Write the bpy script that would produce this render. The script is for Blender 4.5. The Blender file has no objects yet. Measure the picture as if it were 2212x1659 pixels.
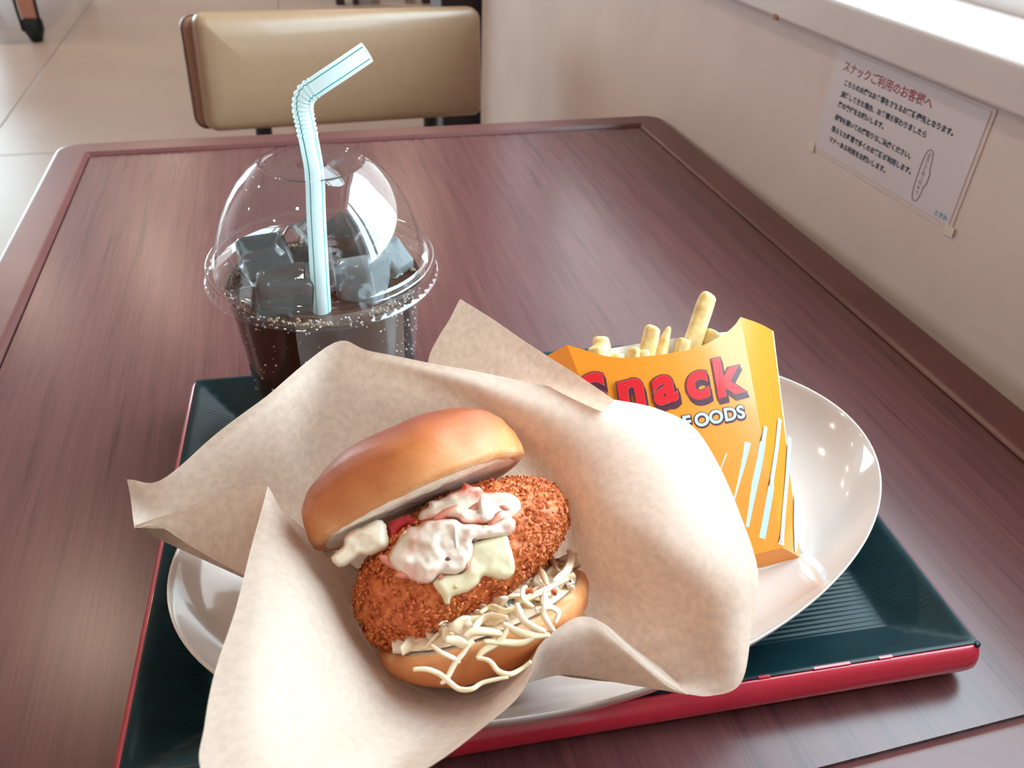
import bpy, bmesh, math, random
from mathutils import Vector, Matrix, noise
random.seed(7)
sc = bpy.context.scene
COL = sc.collection
TZ = 0.70                     # table top height above the floor; most coordinates below are relative to it

# ---------------------------------------------------------------- camera, world, light, exposure
cam_d = bpy.data.cameras.new('camera'); cam = bpy.data.objects.new('camera', cam_d); COL.objects.link(cam)
R3 = ((0.96672123, -0.12114841, 0.22532893), (-0.25338233, -0.57500008, 0.77792821), (0.03531939, -0.80913409, -0.58656165))
right = Vector((R3[0][0], R3[1][0], R3[2][0])); down = Vector((R3[0][1], R3[1][1], R3[2][1])); fwd = Vector((R3[0][2], R3[1][2], R3[2][2]))
M = Matrix((right, -down, -fwd)).transposed().to_4x4(); M.translation = (0, 0, TZ + .30)
cam.matrix_world = M
cam_d.sensor_width = 36.0; cam_d.lens = 1750 / 2212 * 36
cam_d.clip_start = .01; cam_d.clip_end = 100
cam_d.dof.use_dof = True; cam_d.dof.focus_distance = .335; cam_d.dof.aperture_fstop = 19.0
sc.camera = cam

W = bpy.data.worlds.new('sky'); sc.world = W; W.use_nodes = True
wn = W.node_tree.nodes; wl = W.node_tree.links
bg = wn['Background']; bg.inputs['Color'].default_value = (.71, .89, 1.0, 1); bg.inputs['Strength'].default_value = SKY = 14.5

TH = math.radians(2.3)                                     # the wall runs a little off the table's long side
WE = Vector((-math.sin(TH), math.cos(TH), 0)); WN = Vector((-math.cos(TH), -math.sin(TH), 0)); W0 = Vector((.421, .885, 0))
def wall_pt(s, z, off=0.0): return W0 + WE * s + WN * off + Vector((0, 0, z))
def portal(name, loc, rot, sx, sy):
    d = bpy.data.lights.new(name, 'AREA'); d.shape = 'RECTANGLE'; d.size = sx; d.size_y = sy
    d.cycles.is_portal = True
    o = bpy.data.objects.new(name, d); COL.objects.link(o); o.matrix_world = Matrix.Translation(loc) @ rot.to_4x4(); return o
zax = -WN; rot = Matrix((WE, zax.cross(WE), zax)).transposed()
portal('window_daylight', wall_pt(-.22, .60 + TZ, -.19), rot, 1.64, .86)
portal('far_window_daylight', Vector((-3.6, 8.15, .5 + TZ)), Matrix(((1, 0, 0), (0, 0, -1), (0, 1, 0))).transposed(), 2.6, 2.4)

sc.view_settings.view_transform = 'Standard'; sc.view_settings.look = 'None'
sc.view_settings.gamma = 1.0; sc.view_settings.use_curve_mapping = False
sc.view_settings.exposure = 0.22
sc.cycles.use_denoising = True
sc.cycles.max_bounces = 10; sc.cycles.diffuse_bounces = 5; sc.cycles.glossy_bounces = 5
sc.cycles.transmission_bounces = 8; sc.cycles.transparent_max_bounces = 24
sc.cycles.caustics_reflective = False; sc.cycles.caustics_refractive = False
sc.cycles.sample_clamp_indirect = 8.0

# ---------------------------------------------------------------- helpers
ROOT = {}
def tag(o, label=None, cat=None, group=None, kind=None):
    if label: o['label'] = label
    if cat: o['category'] = cat
    if group: o['group'] = group
    if kind: o['kind'] = kind
    return o
def thing(name, loc, label, cat, group=None):
    o = bpy.data.objects.new(name, None); COL.objects.link(o); o.location = (loc[0], loc[1], loc[2] + TZ)
    o.empty_display_size = .02
    ROOT[o] = Vector(loc); return tag(o, label, cat, group)
def mesh(name, verts, faces, mat, parent=None, smooth=True, origin=None):
    """verts in metres relative to the table top; origin/parent location is subtracted"""
    if parent is not None:
        base = ROOT[parent]
    else:
        base = Vector(origin) if origin is not None else Vector((0, 0, 0))
    me = bpy.data.meshes.new(name)
    me.from_pydata([tuple(Vector(v) - base) for v in verts], [], faces)
    if isinstance(mat, (list, tuple)):
        for m in mat: me.materials.append(m)
    else: me.materials.append(mat)
    if smooth:
        me.polygons.foreach_set('use_smooth', [True] * len(me.polygons))
    me.update()
    o = bpy.data.objects.new(name, me); COL.objects.link(o)
    if parent is not None:
        o.parent = parent
        # sub-parts: parent mesh carries the same base
        ROOT[o] = base
    else:
        o.location = (base[0], base[1], base[2] + TZ); ROOT[o] = base
    return o
def fix_normals(o):
    bm = bmesh.new(); bm.from_mesh(o.data); bmesh.ops.recalc_face_normals(bm, faces=bm.faces); bm.to_mesh(o.data); bm.free(); return o
def autosmooth(o, ang=40):
    me = o.data
    bm = bmesh.new(); bm.from_mesh(me)
    bmesh.ops.recalc_face_normals(bm, faces=bm.faces)
    for e in bm.edges:
        if len(e.link_faces) == 2 and e.calc_face_angle(0) > math.radians(ang): e.smooth = False
    for f in bm.faces: f.smooth = True
    bm.to_mesh(me); bm.free(); return o
def bevel(o, w, seg=2):
    m = o.modifiers.new('bevel', 'BEVEL'); m.width = w; m.segments = seg; m.limit_method = 'ANGLE'; m.angle_limit = math.radians(40); return o
def boxv(lo, hi):
    x0, y0, z0 = lo; x1, y1, z1 = hi
    v = [(x0,y0,z0),(x1,y0,z0),(x1,y1,z0),(x0,y1,z0),(x0,y0,z1),(x1,y0,z1),(x1,y1,z1),(x0,y1,z1)]
    f = [(0,3,2,1),(4,5,6,7),(0,1,5,4),(1,2,6,5),(2,3,7,6),(3,0,4,7)]
    return v, f
def join(*parts):
    V, F = [], []
    for v, f in parts:
        n = len(V); V += [tuple(p) for p in v]; F += [tuple(i + n for i in q) for q in f]
    return V, F
def box(name, lo, hi, mat, parent=None, bw=0, origin=None):
    v, f = boxv(lo, hi)
    if parent is None and origin is None: origin = ((lo[0]+hi[0])/2, (lo[1]+hi[1])/2, lo[2])
    o = mesh(name, v, f, mat, parent, smooth=False, origin=origin)
    if bw: bevel(o, bw)
    return o
def wbox(s0, s1, z0, z1, o0, o1):
    """box in wall coordinates: along s, height z, off the wall face"""
    P = [wall_pt(s, z, o) for z in (z0, z1) for s, o in ((s0, o0), (s1, o0), (s1, o1), (s0, o1))]
    f = [(0,3,2,1),(4,5,6,7),(0,1,5,4),(1,2,6,5),(2,3,7,6),(3,0,4,7)]
    return P, f
def revolve(profile, n=64, cx=0, cy=0, mod=None, closed_ends=False):
    V, F = [], []
    for i, (r, z) in enumerate(profile):
        for k in range(n):
            a = 2 * math.pi * k / n; rr = r + (mod(i, a) if mod else 0)
            V.append((cx + rr * math.cos(a), cy + rr * math.sin(a), z))
    m = len(profile)
    for i in range(m - 1):
        for k in range(n):
            k2 = (k + 1) % n
            F.append((i*n+k, i*n+k2, (i+1)*n+k2, (i+1)*n+k))
    if closed_ends:
        F.append(tuple(range(n-1, -1, -1))); F.append(tuple((m-1)*n + k for k in range(n)))
    return V, F
def frames(path):
    """parallel transported frames along a path of Vectors"""
    T = []
    for i in range(len(path)):
        a = path[max(i-1, 0)]; b = path[min(i+1, len(path)-1)]
        T.append((b - a).normalized())
    up = Vector((0, 0, 1)) if abs(T[0].z) < .9 else Vector((1, 0, 0))
    N = [(up - T[0] * up.dot(T[0])).normalized()]
    for i in range(1, len(path)):
        n = N[-1] - T[i] * N[-1].dot(T[i]); N.append(n.normalized())
    return T, N, [T[i].cross(N[i]) for i in range(len(path))]
def tube(path, rad, n=10, cap=True):
    path = [Vector(p) for p in path]; T, N, B = frames(path); V, F = [], []
    for i, p in enumerate(path):
        r = rad(i / (len(path)-1)) if callable(rad) else rad
        for k in range(n):
            a = 2*math.pi*k/n; V.append(tuple(p + (N[i]*math.cos(a) + B[i]*math.sin(a)) * r))
    for i in range(len(path)-1):
        for k in range(n):
            k2 = (k+1) % n; F.append((i*n+k, i*n+k2, (i+1)*n+k2, (i+1)*n+k))
    if cap:
        F.append(tuple(range(n-1, -1, -1))); F.append(tuple((len(path)-1)*n + k for k in range(n)))
    return V, F
def crom(p0, p1, p2, p3, t):
    return p1 * 1.0 + ((p2 - p0) * .5) * t + (p0 - p1*2.5 + p2*2.0 - p3*.5) * t*t + (p1*1.5 - p0*.5 - p2*1.5 + p3*.5) * t*t*t
def cr_line(P, sub):
    P = [Vector(p) for p in P]; out = []
    n = len(P)
    for i in range(n-1):
        a = P[i-1] if i else P[0]*2 - P[1]; d = P[i+2] if i+2 < n else P[n-1]*2 - P[n-2]
        for k in range(sub): out.append(crom(a, P[i], P[i+1], d, k/sub))
    out.append(P[-1]); return out
def sheet(ctrl, su=5, sv=6, wr=0.0, seed=0.0):
    """smooth surface through a grid of control points (mm)"""
    cols = [cr_line([Vector(p) / 1000 for p in c], su) for c in ctrl]
    rows = list(zip(*cols)); g = [cr_line(r, sv) for r in rows]
    nr, nc = len(g), len(g[0]); V = []
    for i in range(nr):
        for j in range(nc):
            p = g[i][j]
            if wr:
                q = p * 38 + Vector((seed, seed*.7, 0)); p = p + Vector((noise.noise(q), noise.noise(q + Vector((9,3,1))), noise.noise(q + Vector((4,8,2))))) * wr
            V.append(tuple(p))
    F = [(i*nc+j, i*nc+j+1, (i+1)*nc+j+1, (i+1)*nc+j) for i in range(nr-1) for j in range(nc-1)]
    return V, F

# ---------------------------------------------------------------- materials
class NT:
    def __init__(s, name):
        s.m = bpy.data.materials.new(name); s.m.use_nodes = True; s.t = s.m.node_tree; s.n = s.t.nodes; s.l = s.t.links
        s.b = s.n['Principled BSDF']; s.out = s.n['Material Output']
    def add(s, typ, **kw):
        x = s.n.new(typ)
        for k, v in kw.items():
            if k in x.inputs: x.inputs[k].default_value = v
            else: setattr(x, k, v)
        return x
    def link(s, a, b): s.l.new(a, b)
    def coords(s, scale=(1,1,1), space='Object', rot=(0,0,0)):
        tc = s.add('ShaderNodeTexCoord'); mp = s.add('ShaderNodeMapping'); mp.inputs['Scale'].default_value = scale; mp.inputs['Rotation'].default_value = rot
        s.link(tc.outputs[space], mp.inputs['Vector']); return mp.outputs['Vector']
    def noise(s, vec, scale, detail=4, rough=.55):
        x = s.add('ShaderNodeTexNoise'); x.inputs['Scale'].default_value = scale; x.inputs['Detail'].default_value = detail; x.inputs['Roughness'].default_value = rough
        s.link(vec, x.inputs['Vector']); return x.outputs['Fac']
    def ramp(s, fac, stops):
        x = s.add('ShaderNodeValToRGB'); e = x.color_ramp.elements
        while len(e) < len(stops): e.new(.5)
        for i, (p, c) in enumerate(stops): e[i].position = p; e[i].color = (*c, 1) if len(c) == 3 else c
        s.link(fac, x.inputs['Fac']); return x.outputs['Color']
    def bump(s, h, strength, dist=.001):
        x = s.add('ShaderNodeBump'); x.inputs['Strength'].default_value = strength; x.inputs['Distance'].default_value = dist
        s.link(h, x.inputs['Height']); s.link(x.outputs['Normal'], s.b.inputs['Normal']); return x
def plain(name, col, rough=.5, spec=.5, metal=0, coat=0, sss=0, noise_amt=0, noise_scale=40, bump=0, trans=0, ior=1.45):
    t = NT(name); b = t.b
    b.inputs['Base Color'].default_value = (*col, 1); b.inputs['Roughness'].default_value = rough; b.inputs['Specular IOR Level'].default_value = spec
    b.inputs['Metallic'].default_value = metal; b.inputs['Coat Weight'].default_value = coat; b.inputs['IOR'].default_value = ior
    b.inputs['Transmission Weight'].default_value = trans
    if sss:
        b.inputs['Subsurface Weight'].default_value = sss; b.inputs['Subsurface Radius'].default_value = (1, .5, .35); b.inputs['Subsurface Scale'].default_value = .004
    if noise_amt or bump:
        v = t.coords(); f = t.noise(v, noise_scale)
        if noise_amt:
            lo = tuple(max(0, c*(1-noise_amt)) for c in col); hi = tuple(min(1, c*(1+noise_amt)) for c in col)
            t.link(t.ramp(f, [(.3, lo), (.7, hi)]), b.inputs['Base Color'])
        if bump: t.bump(f, bump)
    return t.m
def mat_wood(name, dark, mid, light, rough=.3, coat=0.0, bump=.15, along='Y'):
    t = NT(name)
    v = t.coords((1, .03, 1)); v2 = t.coords((1, .022, 1)); v3 = t.coords((1, .08, 1))
    a = t.noise(v, 130, 4, .6); b = t.noise(v2, 700, 3, .6); c = t.noise(v3, 14, 2, .5)
    mx = t.add('ShaderNodeMath', operation='MULTIPLY_ADD'); t.link(b, mx.inputs[0]); mx.inputs[1].default_value = .9; t.link(a, mx.inputs[2])
    m2 = t.add('ShaderNodeMath', operation='MULTIPLY_ADD'); t.link(c, m2.inputs[0]); m2.inputs[1].default_value = .25; t.link(mx.outputs[0], m2.inputs[2])
    m3 = t.add('ShaderNodeMath', operation='MULTIPLY'); t.link(m2.outputs[0], m3.inputs[0]); m3.inputs[1].default_value = .47
    t.link(t.ramp(m3.outputs[0], [(.36, dark), (.46, mid), (.64, light)]), t.b.inputs['Base Color'])
    t.b.inputs['Roughness'].default_value = rough; t.b.inputs['Specular IOR Level'].default_value = .38
    t.b.inputs['Coat Weight'].default_value = coat
    t.bump(b, bump, .0004); return t.m
def mat_thin(name, tint=(.97, .985, .99), rough=.03, ior=1.5):
    """thin clear plastic or glass: what is not mirrored passes straight through"""
    t = NT(name); t.n.remove(t.b)
    tr = t.add('ShaderNodeBsdfTransparent'); tr.inputs['Color'].default_value = (*tint, 1)
    gl = t.add('ShaderNodeBsdfGlossy'); gl.inputs['Roughness'].default_value = rough; gl.inputs['Color'].default_value = (1, 1, 1, 1)
    # Schlick reflectance, the same from both sides of the film
    ge = t.add('ShaderNodeNewGeometry'); dt = t.add('ShaderNodeVectorMath', operation='DOT_PRODUCT'); t.link(ge.outputs['Incoming'], dt.inputs[0]); t.link(ge.outputs['Normal'], dt.inputs[1])
    def mth(op, a, b=None):
        x = t.add('ShaderNodeMath', operation=op)
        for i, q in enumerate((a, b)):
            if q is None: continue
            if isinstance(q, (int, float)): x.inputs[i].default_value = q
            else: t.link(q, x.inputs[i])
        return x.outputs[0]
    f0 = ((ior-1)/(ior+1))**2
    c_ = mth('ABSOLUTE', dt.outputs['Value']); p5 = mth('POWER', mth('SUBTRACT', 1.0, c_), 5.0); fr = mth('ADD', mth('MULTIPLY', p5, 1-f0), f0)
    mx = t.add('ShaderNodeMixShader'); t.link(fr, mx.inputs[0]); t.link(tr.outputs[0], mx.inputs[1]); t.link(gl.outputs[0], mx.inputs[2])
    t.link(mx.outputs[0], t.out.inputs['Surface']); return t.m
def mat_paper(name, col=(.74, .585, .49), trans=(.80, .62, .48), tw=.40):
    t = NT(name); v = t.coords(); n1 = t.noise(v, 330, 5, .65); n2 = t.noise(v, 60, 3, .5)
    c = t.ramp(n1, [(.32, tuple(x*.965 for x in col)), (.68, tuple(min(1, x*1.025) for x in col))])
    t.link(c, t.b.inputs['Base Color']); t.b.inputs['Roughness'].default_value = .48; t.b.inputs['Specular IOR Level'].default_value = .35
    tl = t.add('ShaderNodeBsdfTranslucent'); c2 = t.ramp(n1, [(.34, tuple(x*.78 for x in trans)), (.64, tuple(min(1, x*1.12) for x in trans))]); t.link(c2, tl.inputs['Color'])
    mx = t.add('ShaderNodeMixShader'); mx.inputs[0].default_value = tw
    t.link(t.b.outputs[0], mx.inputs[1]); t.link(tl.outputs[0], mx.inputs[2]); t.link(mx.outputs[0], t.out.inputs['Surface'])
    t.bump(n2, .12, .0006); return t.m
def mat_emit(name, col, s):
    t = NT(name); t.b.inputs['Base Color'].default_value = (0,0,0,1); t.b.inputs['Emission Color'].default_value = (*col, 1); t.b.inputs['Emission Strength'].default_value = s; return t.m

# measured control points, millimetres relative to the table top
BACK_PLY = [[(-80.6,268.6,74.0),(-79.4,262.4,73.0),(-78.3,256.3,72.0),(-77.3,250.9,71.0),(-76.4,246.7,70.0),(-76.1,245.1,69.5)],[(-65.0,256.8,82.0),(-65.2,255.4,77.0),(-66.3,254.1,71.0),(-67.3,252.0,67.0),(-68.2,251.3,64.0),(-68.5,252.8,60.0)],[(-44.1,264.8,93.0),(-43.3,260.5,90.0),(-42.8,259.9,82.0),(-42.6,261.0,71.0),(-42.0,263.7,58.0),(-39.2,264.2,46.0)],[(-22.3,274.8,102.0),(-21.8,269.6,99.0),(-20.9,266.5,87.0),(-19.3,264.6,67.0),(-15.8,262.9,49.0),(-9.9,256.8,34.0)],[(6.7,295.7,111.0),(3.8,286.6,104.0),(-0.5,278.6,90.0),(-4.8,274.1,69.0),(-4.8,265.2,50.0),(0.1,256.3,35.0)],[(21.9,281.9,113.0),(22.7,275.3,109.0),(24.6,271.1,94.0),(27.0,268.6,73.0),(30.3,263.3,50.0),(33.2,252.6,34.0)],[(54.7,260.3,114.0),(52.7,252.6,112.0),(52.1,252.5,100.0),(53.7,255.5,79.0),(56.5,254.2,53.0),(57.8,245.1,36.0)],[(82.4,247.0,112.0),(77.3,234.1,111.0),(72.0,233.4,101.0),(70.9,240.7,82.0),(75.0,241.0,56.0),(76.8,233.3,38.0)],[(110.7,236.2,108.0),(101.1,221.4,109.0),(90.2,212.9,102.0),(83.3,213.1,88.0),(84.3,218.9,62.0),(83.2,217.3,42.0)],[(132.2,235.4,100.0),(116.6,210.4,105.0),(100.8,193.6,100.0),(90.4,188.2,90.0),(87.5,192.3,63.0),(86.3,195.9,43.0)],[(145.6,226.3,94.0),(127.2,197.9,100.0),(111.1,179.0,97.0),(102.2,172.3,88.0),(95.3,178.9,62.0),(89.6,185.5,42.0)],[(147.7,197.8,85.0),(134.0,179.7,90.0),(119.8,168.0,89.0),(110.4,165.8,82.0),(102.3,170.3,60.0),(92.8,175.9,42.0)],[(144.6,167.4,75.0),(136.4,161.4,79.0),(128.1,157.8,78.0),(120.5,157.6,73.0),(109.1,161.7,57.0),(97.1,167.8,43.0)],[(133.4,147.9,67.0),(128.6,146.9,69.0),(122.6,148.1,68.0),(116.9,151.6,63.0),(107.6,157.2,54.0),(96.6,162.1,44.0)],[(124.4,135.6,60.0),(121.1,136.9,61.0),(117.5,140.9,60.0),(112.7,146.0,57.0),(106.2,152.8,51.0),(97.3,155.5,46.0)],[(113.7,135.3,57.0),(112.3,137.8,57.0),(110.6,141.0,56.0),(108.2,144.5,54.0),(104.6,148.8,50.0),(99.1,151.5,47.0)],[(106.2,138.3,56.0),(105.8,140.0,56.0),(105.3,142.3,55.0),(104.0,144.7,53.0),(102.1,147.2,50.0),(99.6,148.8,48.0)]]
REAR_PLY = [[(62.8,303.8,121.0),(61.6,303.0,120.0),(56.7,298.9,114.0),(50.9,296.0,107.0),(45.7,291.0,100.0),(44.1,283.2,92.0)],[(69.2,290.5,121.0),(67.7,288.4,119.0),(63.7,283.8,113.0),(59.7,279.1,106.0),(55.7,274.4,99.0),(53.9,270.9,92.0)],[(79.8,268.9,121.0),(77.2,266.0,118.0),(74.8,263.5,112.0),(72.3,260.9,106.0),(70.3,259.8,100.0),(69.4,259.6,93.0)],[(92.3,245.4,120.0),(89.9,243.1,117.0),(88.2,242.8,113.0),(86.9,243.7,108.0),(85.9,245.7,102.0),(85.8,247.4,96.0)],[(104.9,223.9,118.0),(104.3,224.6,116.0),(103.3,225.9,113.0),(102.7,228.3,109.0),(102.6,231.9,104.0),(103.3,235.2,99.0)]]
FRONT_CUFF = [[(-13.8,261.3,36.0),(-21.5,245.6,66.0),(-22.8,239.1,78.0),(-23.5,236.0,85.0),(-24.3,234.9,89.0),(-24.7,234.9,90.0)],[(-2.9,234.0,34.0),(-11.9,224.9,60.0),(-15.4,215.2,80.0),(-19.7,209.4,90.0),(-24.9,206.7,94.0),(-28.9,204.9,95.0)],[(-0.1,207.5,42.0),(-4.7,201.5,60.0),(-9.3,191.4,80.0),(-16.8,184.4,93.0),(-25.2,181.4,98.0),(-32.3,180.9,99.0)],[(7.1,186.6,42.0),(0.9,181.2,58.0),(-6.5,171.0,78.0),(-16.2,162.8,94.0),(-26.7,159.9,101.0),(-35.7,160.9,102.0)],[(14.6,173.6,44.0),(5.5,166.0,58.0),(-4.6,155.0,77.0),(-15.8,145.9,94.0),(-27.2,142.4,103.0),(-38.4,144.6,104.0)],[(20.9,166.0,46.0),(9.6,155.6,59.0),(-1.7,143.2,76.0),(-14.1,131.2,94.0),(-26.6,126.7,104.0),(-39.9,129.9,106.0)],[(26.5,160.9,48.0),(16.7,148.2,60.0),(6.0,133.8,76.0),(-7.6,120.2,94.0),(-23.4,114.6,104.0),(-40.1,118.3,107.0)],[(30.7,157.9,50.0),(22.1,144.6,61.0),(12.1,129.4,76.0),(-0.7,112.7,93.0),(-16.3,103.7,104.0),(-32.4,103.4,108.0)],[(35.1,155.9,52.0),(27.9,143.4,62.0),(19.5,129.1,76.0),(10.3,114.4,91.0),(-1.3,102.7,102.0),(-12.1,99.4,106.0)],[(39.7,154.9,54.0),(34.4,143.7,63.0),(28.4,131.9,74.0),(22.2,121.1,86.0),(17.1,114.0,94.0),(12.8,109.8,98.0)],[(44.3,154.3,57.0),(40.5,145.1,65.0),(36.8,136.1,74.0),(34.0,129.2,81.0),(32.1,124.4,87.0),(30.8,121.8,90.0)],[(48.3,154.7,61.0),(46.6,147.7,68.0),(45.2,141.2,75.0),(44.4,136.7,80.0),(43.9,133.6,83.0),(43.6,131.5,85.0)],[(53.1,155.5,66.0),(52.8,151.1,71.0),(52.4,147.6,75.0),(52.2,145.0,78.0),(51.9,143.4,80.0),(51.9,142.5,81.0)],[(57.6,156.5,72.0),(57.4,155.1,74.0),(57.1,153.8,76.0),(57.0,153.1,77.0),(56.9,152.5,78.0),(56.8,151.8,79.0)]]
SIDE_FOLD = [[(-76.2,245.6,70.0),(-75.9,245.6,69.7),(-75.6,245.6,69.4),(-75.4,245.7,69.0)],[(-66.1,244.1,74.0),(-66.9,245.0,72.0),(-68.0,247.1,69.0),(-69.3,248.8,66.0)],[(-56.4,242.3,78.0),(-57.1,242.3,73.0),(-57.8,241.7,67.0),(-58.5,240.0,62.0)],[(-41.7,242.1,84.0),(-43.0,238.6,76.0),(-44.9,234.4,67.0),(-46.6,229.5,60.0)],[(-31.2,239.6,87.0),(-32.6,231.7,78.0),(-34.9,225.1,68.0),(-37.3,220.6,60.0)],[(-24.8,236.0,89.0),(-24.3,227.4,78.0),(-25.2,220.1,66.0),(-27.3,212.9,58.0)]]
FRONT_LOBE = [[(50.4,146.4,71.0),(51.1,147.3,69.0),(52.1,148.8,66.0),(53.1,150.4,63.0)],[(56.5,152.7,77.0),(57.0,152.1,72.0),(57.6,152.4,65.0),(57.4,152.4,60.0)],[(63.0,156.4,79.0),(63.3,153.8,75.0),(64.4,153.8,66.0),(65.0,153.9,58.0)],[(70.2,159.1,80.0),(70.3,155.7,76.0),(71.0,154.0,66.0),(71.8,153.0,57.0)],[(75.9,159.7,79.0),(76.1,155.9,75.0),(77.0,153.4,65.0),(78.0,151.2,56.0)],[(80.6,157.7,77.0),(81.2,153.6,73.0),(82.6,150.9,64.0),(84.0,148.9,55.0)],[(85.9,152.7,72.0),(86.6,150.0,69.0),(88.3,147.7,62.0),(90.2,146.0,55.0)],[(92.9,147.1,66.0),(93.5,145.0,64.0),(95.1,143.4,60.0),(96.6,142.5,56.0)],[(100.0,141.9,60.0),(100.5,141.0,59.0),(101.1,140.1,58.0),(102.0,140.0,56.0)],[(106.2,138.3,56.0),(106.4,138.2,55.8),(106.6,138.3,55.5),(106.9,138.4,55.0)]]
LOBE_INSIDE = [[(50.4,146.4,71.0),(52.0,150.9,66.0),(53.6,155.3,61.0)],[(56.5,152.7,77.0),(59.7,159.0,68.0),(63.8,165.5,58.0)],[(63.0,156.4,79.0),(67.0,162.7,69.0),(72.0,169.1,56.0)],[(70.2,159.1,80.0),(74.5,165.4,69.0),(80.1,171.8,54.0)],[(75.9,159.7,79.0),(80.6,165.4,68.0),(86.9,170.8,54.0)],[(80.6,157.7,77.0),(85.3,162.3,68.0),(91.8,167.2,55.0)],[(85.9,152.7,72.0),(90.3,156.4,65.0),(96.2,160.1,55.0)],[(92.9,147.1,66.0),(96.4,149.8,61.0),(102.0,152.4,54.0)],[(100.0,141.9,60.0),(102.6,143.5,57.0),(105.6,144.7,54.0)],[(106.2,138.3,56.0),(106.9,138.8,55.5),(107.7,139.3,55.0)]]
BURGER_R = (0.9587,0.1237,0.2563)
BURGER_A = (-0.2619,0.7361,0.6242)
BURGER_N = (-0.1114,-0.6655,0.738)
SALAD_MAIN = [(-16.5,6.2),(-12.0,9.1),(-9.8,11.3),(-6.1,12.0),(-3.2,10.9),(-0.1,11.4),(4.5,9.8),(9.3,7.7),(10.7,5.2),(13.9,3.7),(18.1,1.2),(22.8,0.9),(25.5,1.0),(27.2,-0.8),(26.8,-3.4),(25.0,-4.8),(22.4,-4.9),(17.6,-3.6),(11.9,-2.0),(10.4,-4.7),(8.5,-6.9),(4.9,-9.3),(1.2,-9.1),(-2.9,-7.2),(-6.5,-8.3),(-9.8,-7.2),(-13.0,-4.0),(-15.6,-0.0),(-17.0,4.0)]
SALAD_TOP = [(-2.5,12.6),(-1.1,15.1),(2.8,15.9),(3.4,17.5),(7.4,16.3),(11.5,16.9),(16.0,16.9),(17.5,18.5),(19.8,15.9),(22.3,14.4),(22.8,11.8),(26.9,10.1),(30.7,7.7),(32.3,4.1),(31.1,1.4),(27.4,-0.1),(23.8,-0.1),(19.7,0.8),(14.3,3.0),(10.7,5.0),(9.3,7.5),(4.5,9.7),(-0.4,11.6)]
MAYO = [(10.3,-2.8),(13.4,-2.3),(17.8,-3.1),(22.7,-4.4),(22.4,-8.4),(21.9,-13.1),(21.3,-16.0),(19.7,-18.3),(17.1,-18.6),(13.9,-17.3),(11.5,-14.9),(9.4,-13.8),(7.4,-15.6),(3.6,-16.3),(0.3,-16.0),(-2.4,-15.7),(-4.0,-17.7),(-5.2,-17.1),(-5.7,-15.9),(-5.3,-14.3),(-6.1,-11.5),(-6.3,-8.4),(-2.8,-6.9),(1.3,-8.8),(5.0,-9.0)]
SALAD_LEFT = [(-33.5,14.4),(-29.7,15.5),(-28.1,17.9),(-25.1,19.1),(-21.2,18.8),(-15.4,19.0),(-13.4,16.4),(-14.1,12.6),(-14.8,9.8),(-16.2,8.4),(-19.9,8.4),(-23.1,8.8),(-25.2,10.0),(-27.9,9.5),(-31.5,8.9),(-34.0,9.8),(-35.0,12.8)]
CRAB_DARK = [(-13.7,16.6),(-5.9,16.5),(-4.4,15.9),(-2.7,13.0),(-2.9,11.9),(-6.8,12.3),(-10.1,12.0),(-14.1,8.9),(-15.5,9.0),(-14.2,12.7)]
FLAKES = [(-16.2,3.0,4.95,1.53,-52,'p',2.6),(-11.7,-2.3,4.95,1.71,-12,'p',3.4),(-6.8,-6.1,4.05,1.4400000000000002,4,'p',3.2),(7.6,10.4,5.4,1.71,2,'p',3.8),(15.5,7.3,4.5,1.8,18,'p',3.8),(20.9,1.6,4.05,1.35,24,'p',4.0),(25.9,3.8,2.16,0.9900000000000001,-35,'p',4.9),(8.3,-1.4,1.4400000000000002,0.9,60,'p',5.0),(7.0,-5.9,3.24,0.81,75,'p',4.6),(4.0,-7.6,2.3400000000000003,0.9,-30,'p',4.0),(-3.0,-7.6,1.4400000000000002,0.9,60,'p',3.4),(-3.0,-1.6,2.3400000000000003,0.81,30,'g',5.3),(1.7,-3.8,1.9800000000000002,0.9,-20,'d',5.2),(11.7,-1.8,1.08,0.63,20,'d',4.6),(6.1,0.4,4.95,0.7200000000000001,70,'s',5.6),(18.7,6.6,4.05,1.4400000000000002,70,'s',5.0),(-4.5,-3.7,4.5,1.35,20,'s',5.4),(0.9,5.9,1.8,0.7200000000000001,0,'p',5.6),(16.3,0.7,1.4400000000000002,0.7200000000000001,10,'y',4.8),(0.2,-12.6,1.4400000000000002,0.81,10,'y',3.2),(-8.8,9.5,1.9800000000000002,1.08,60,'y',4.6)]
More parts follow.
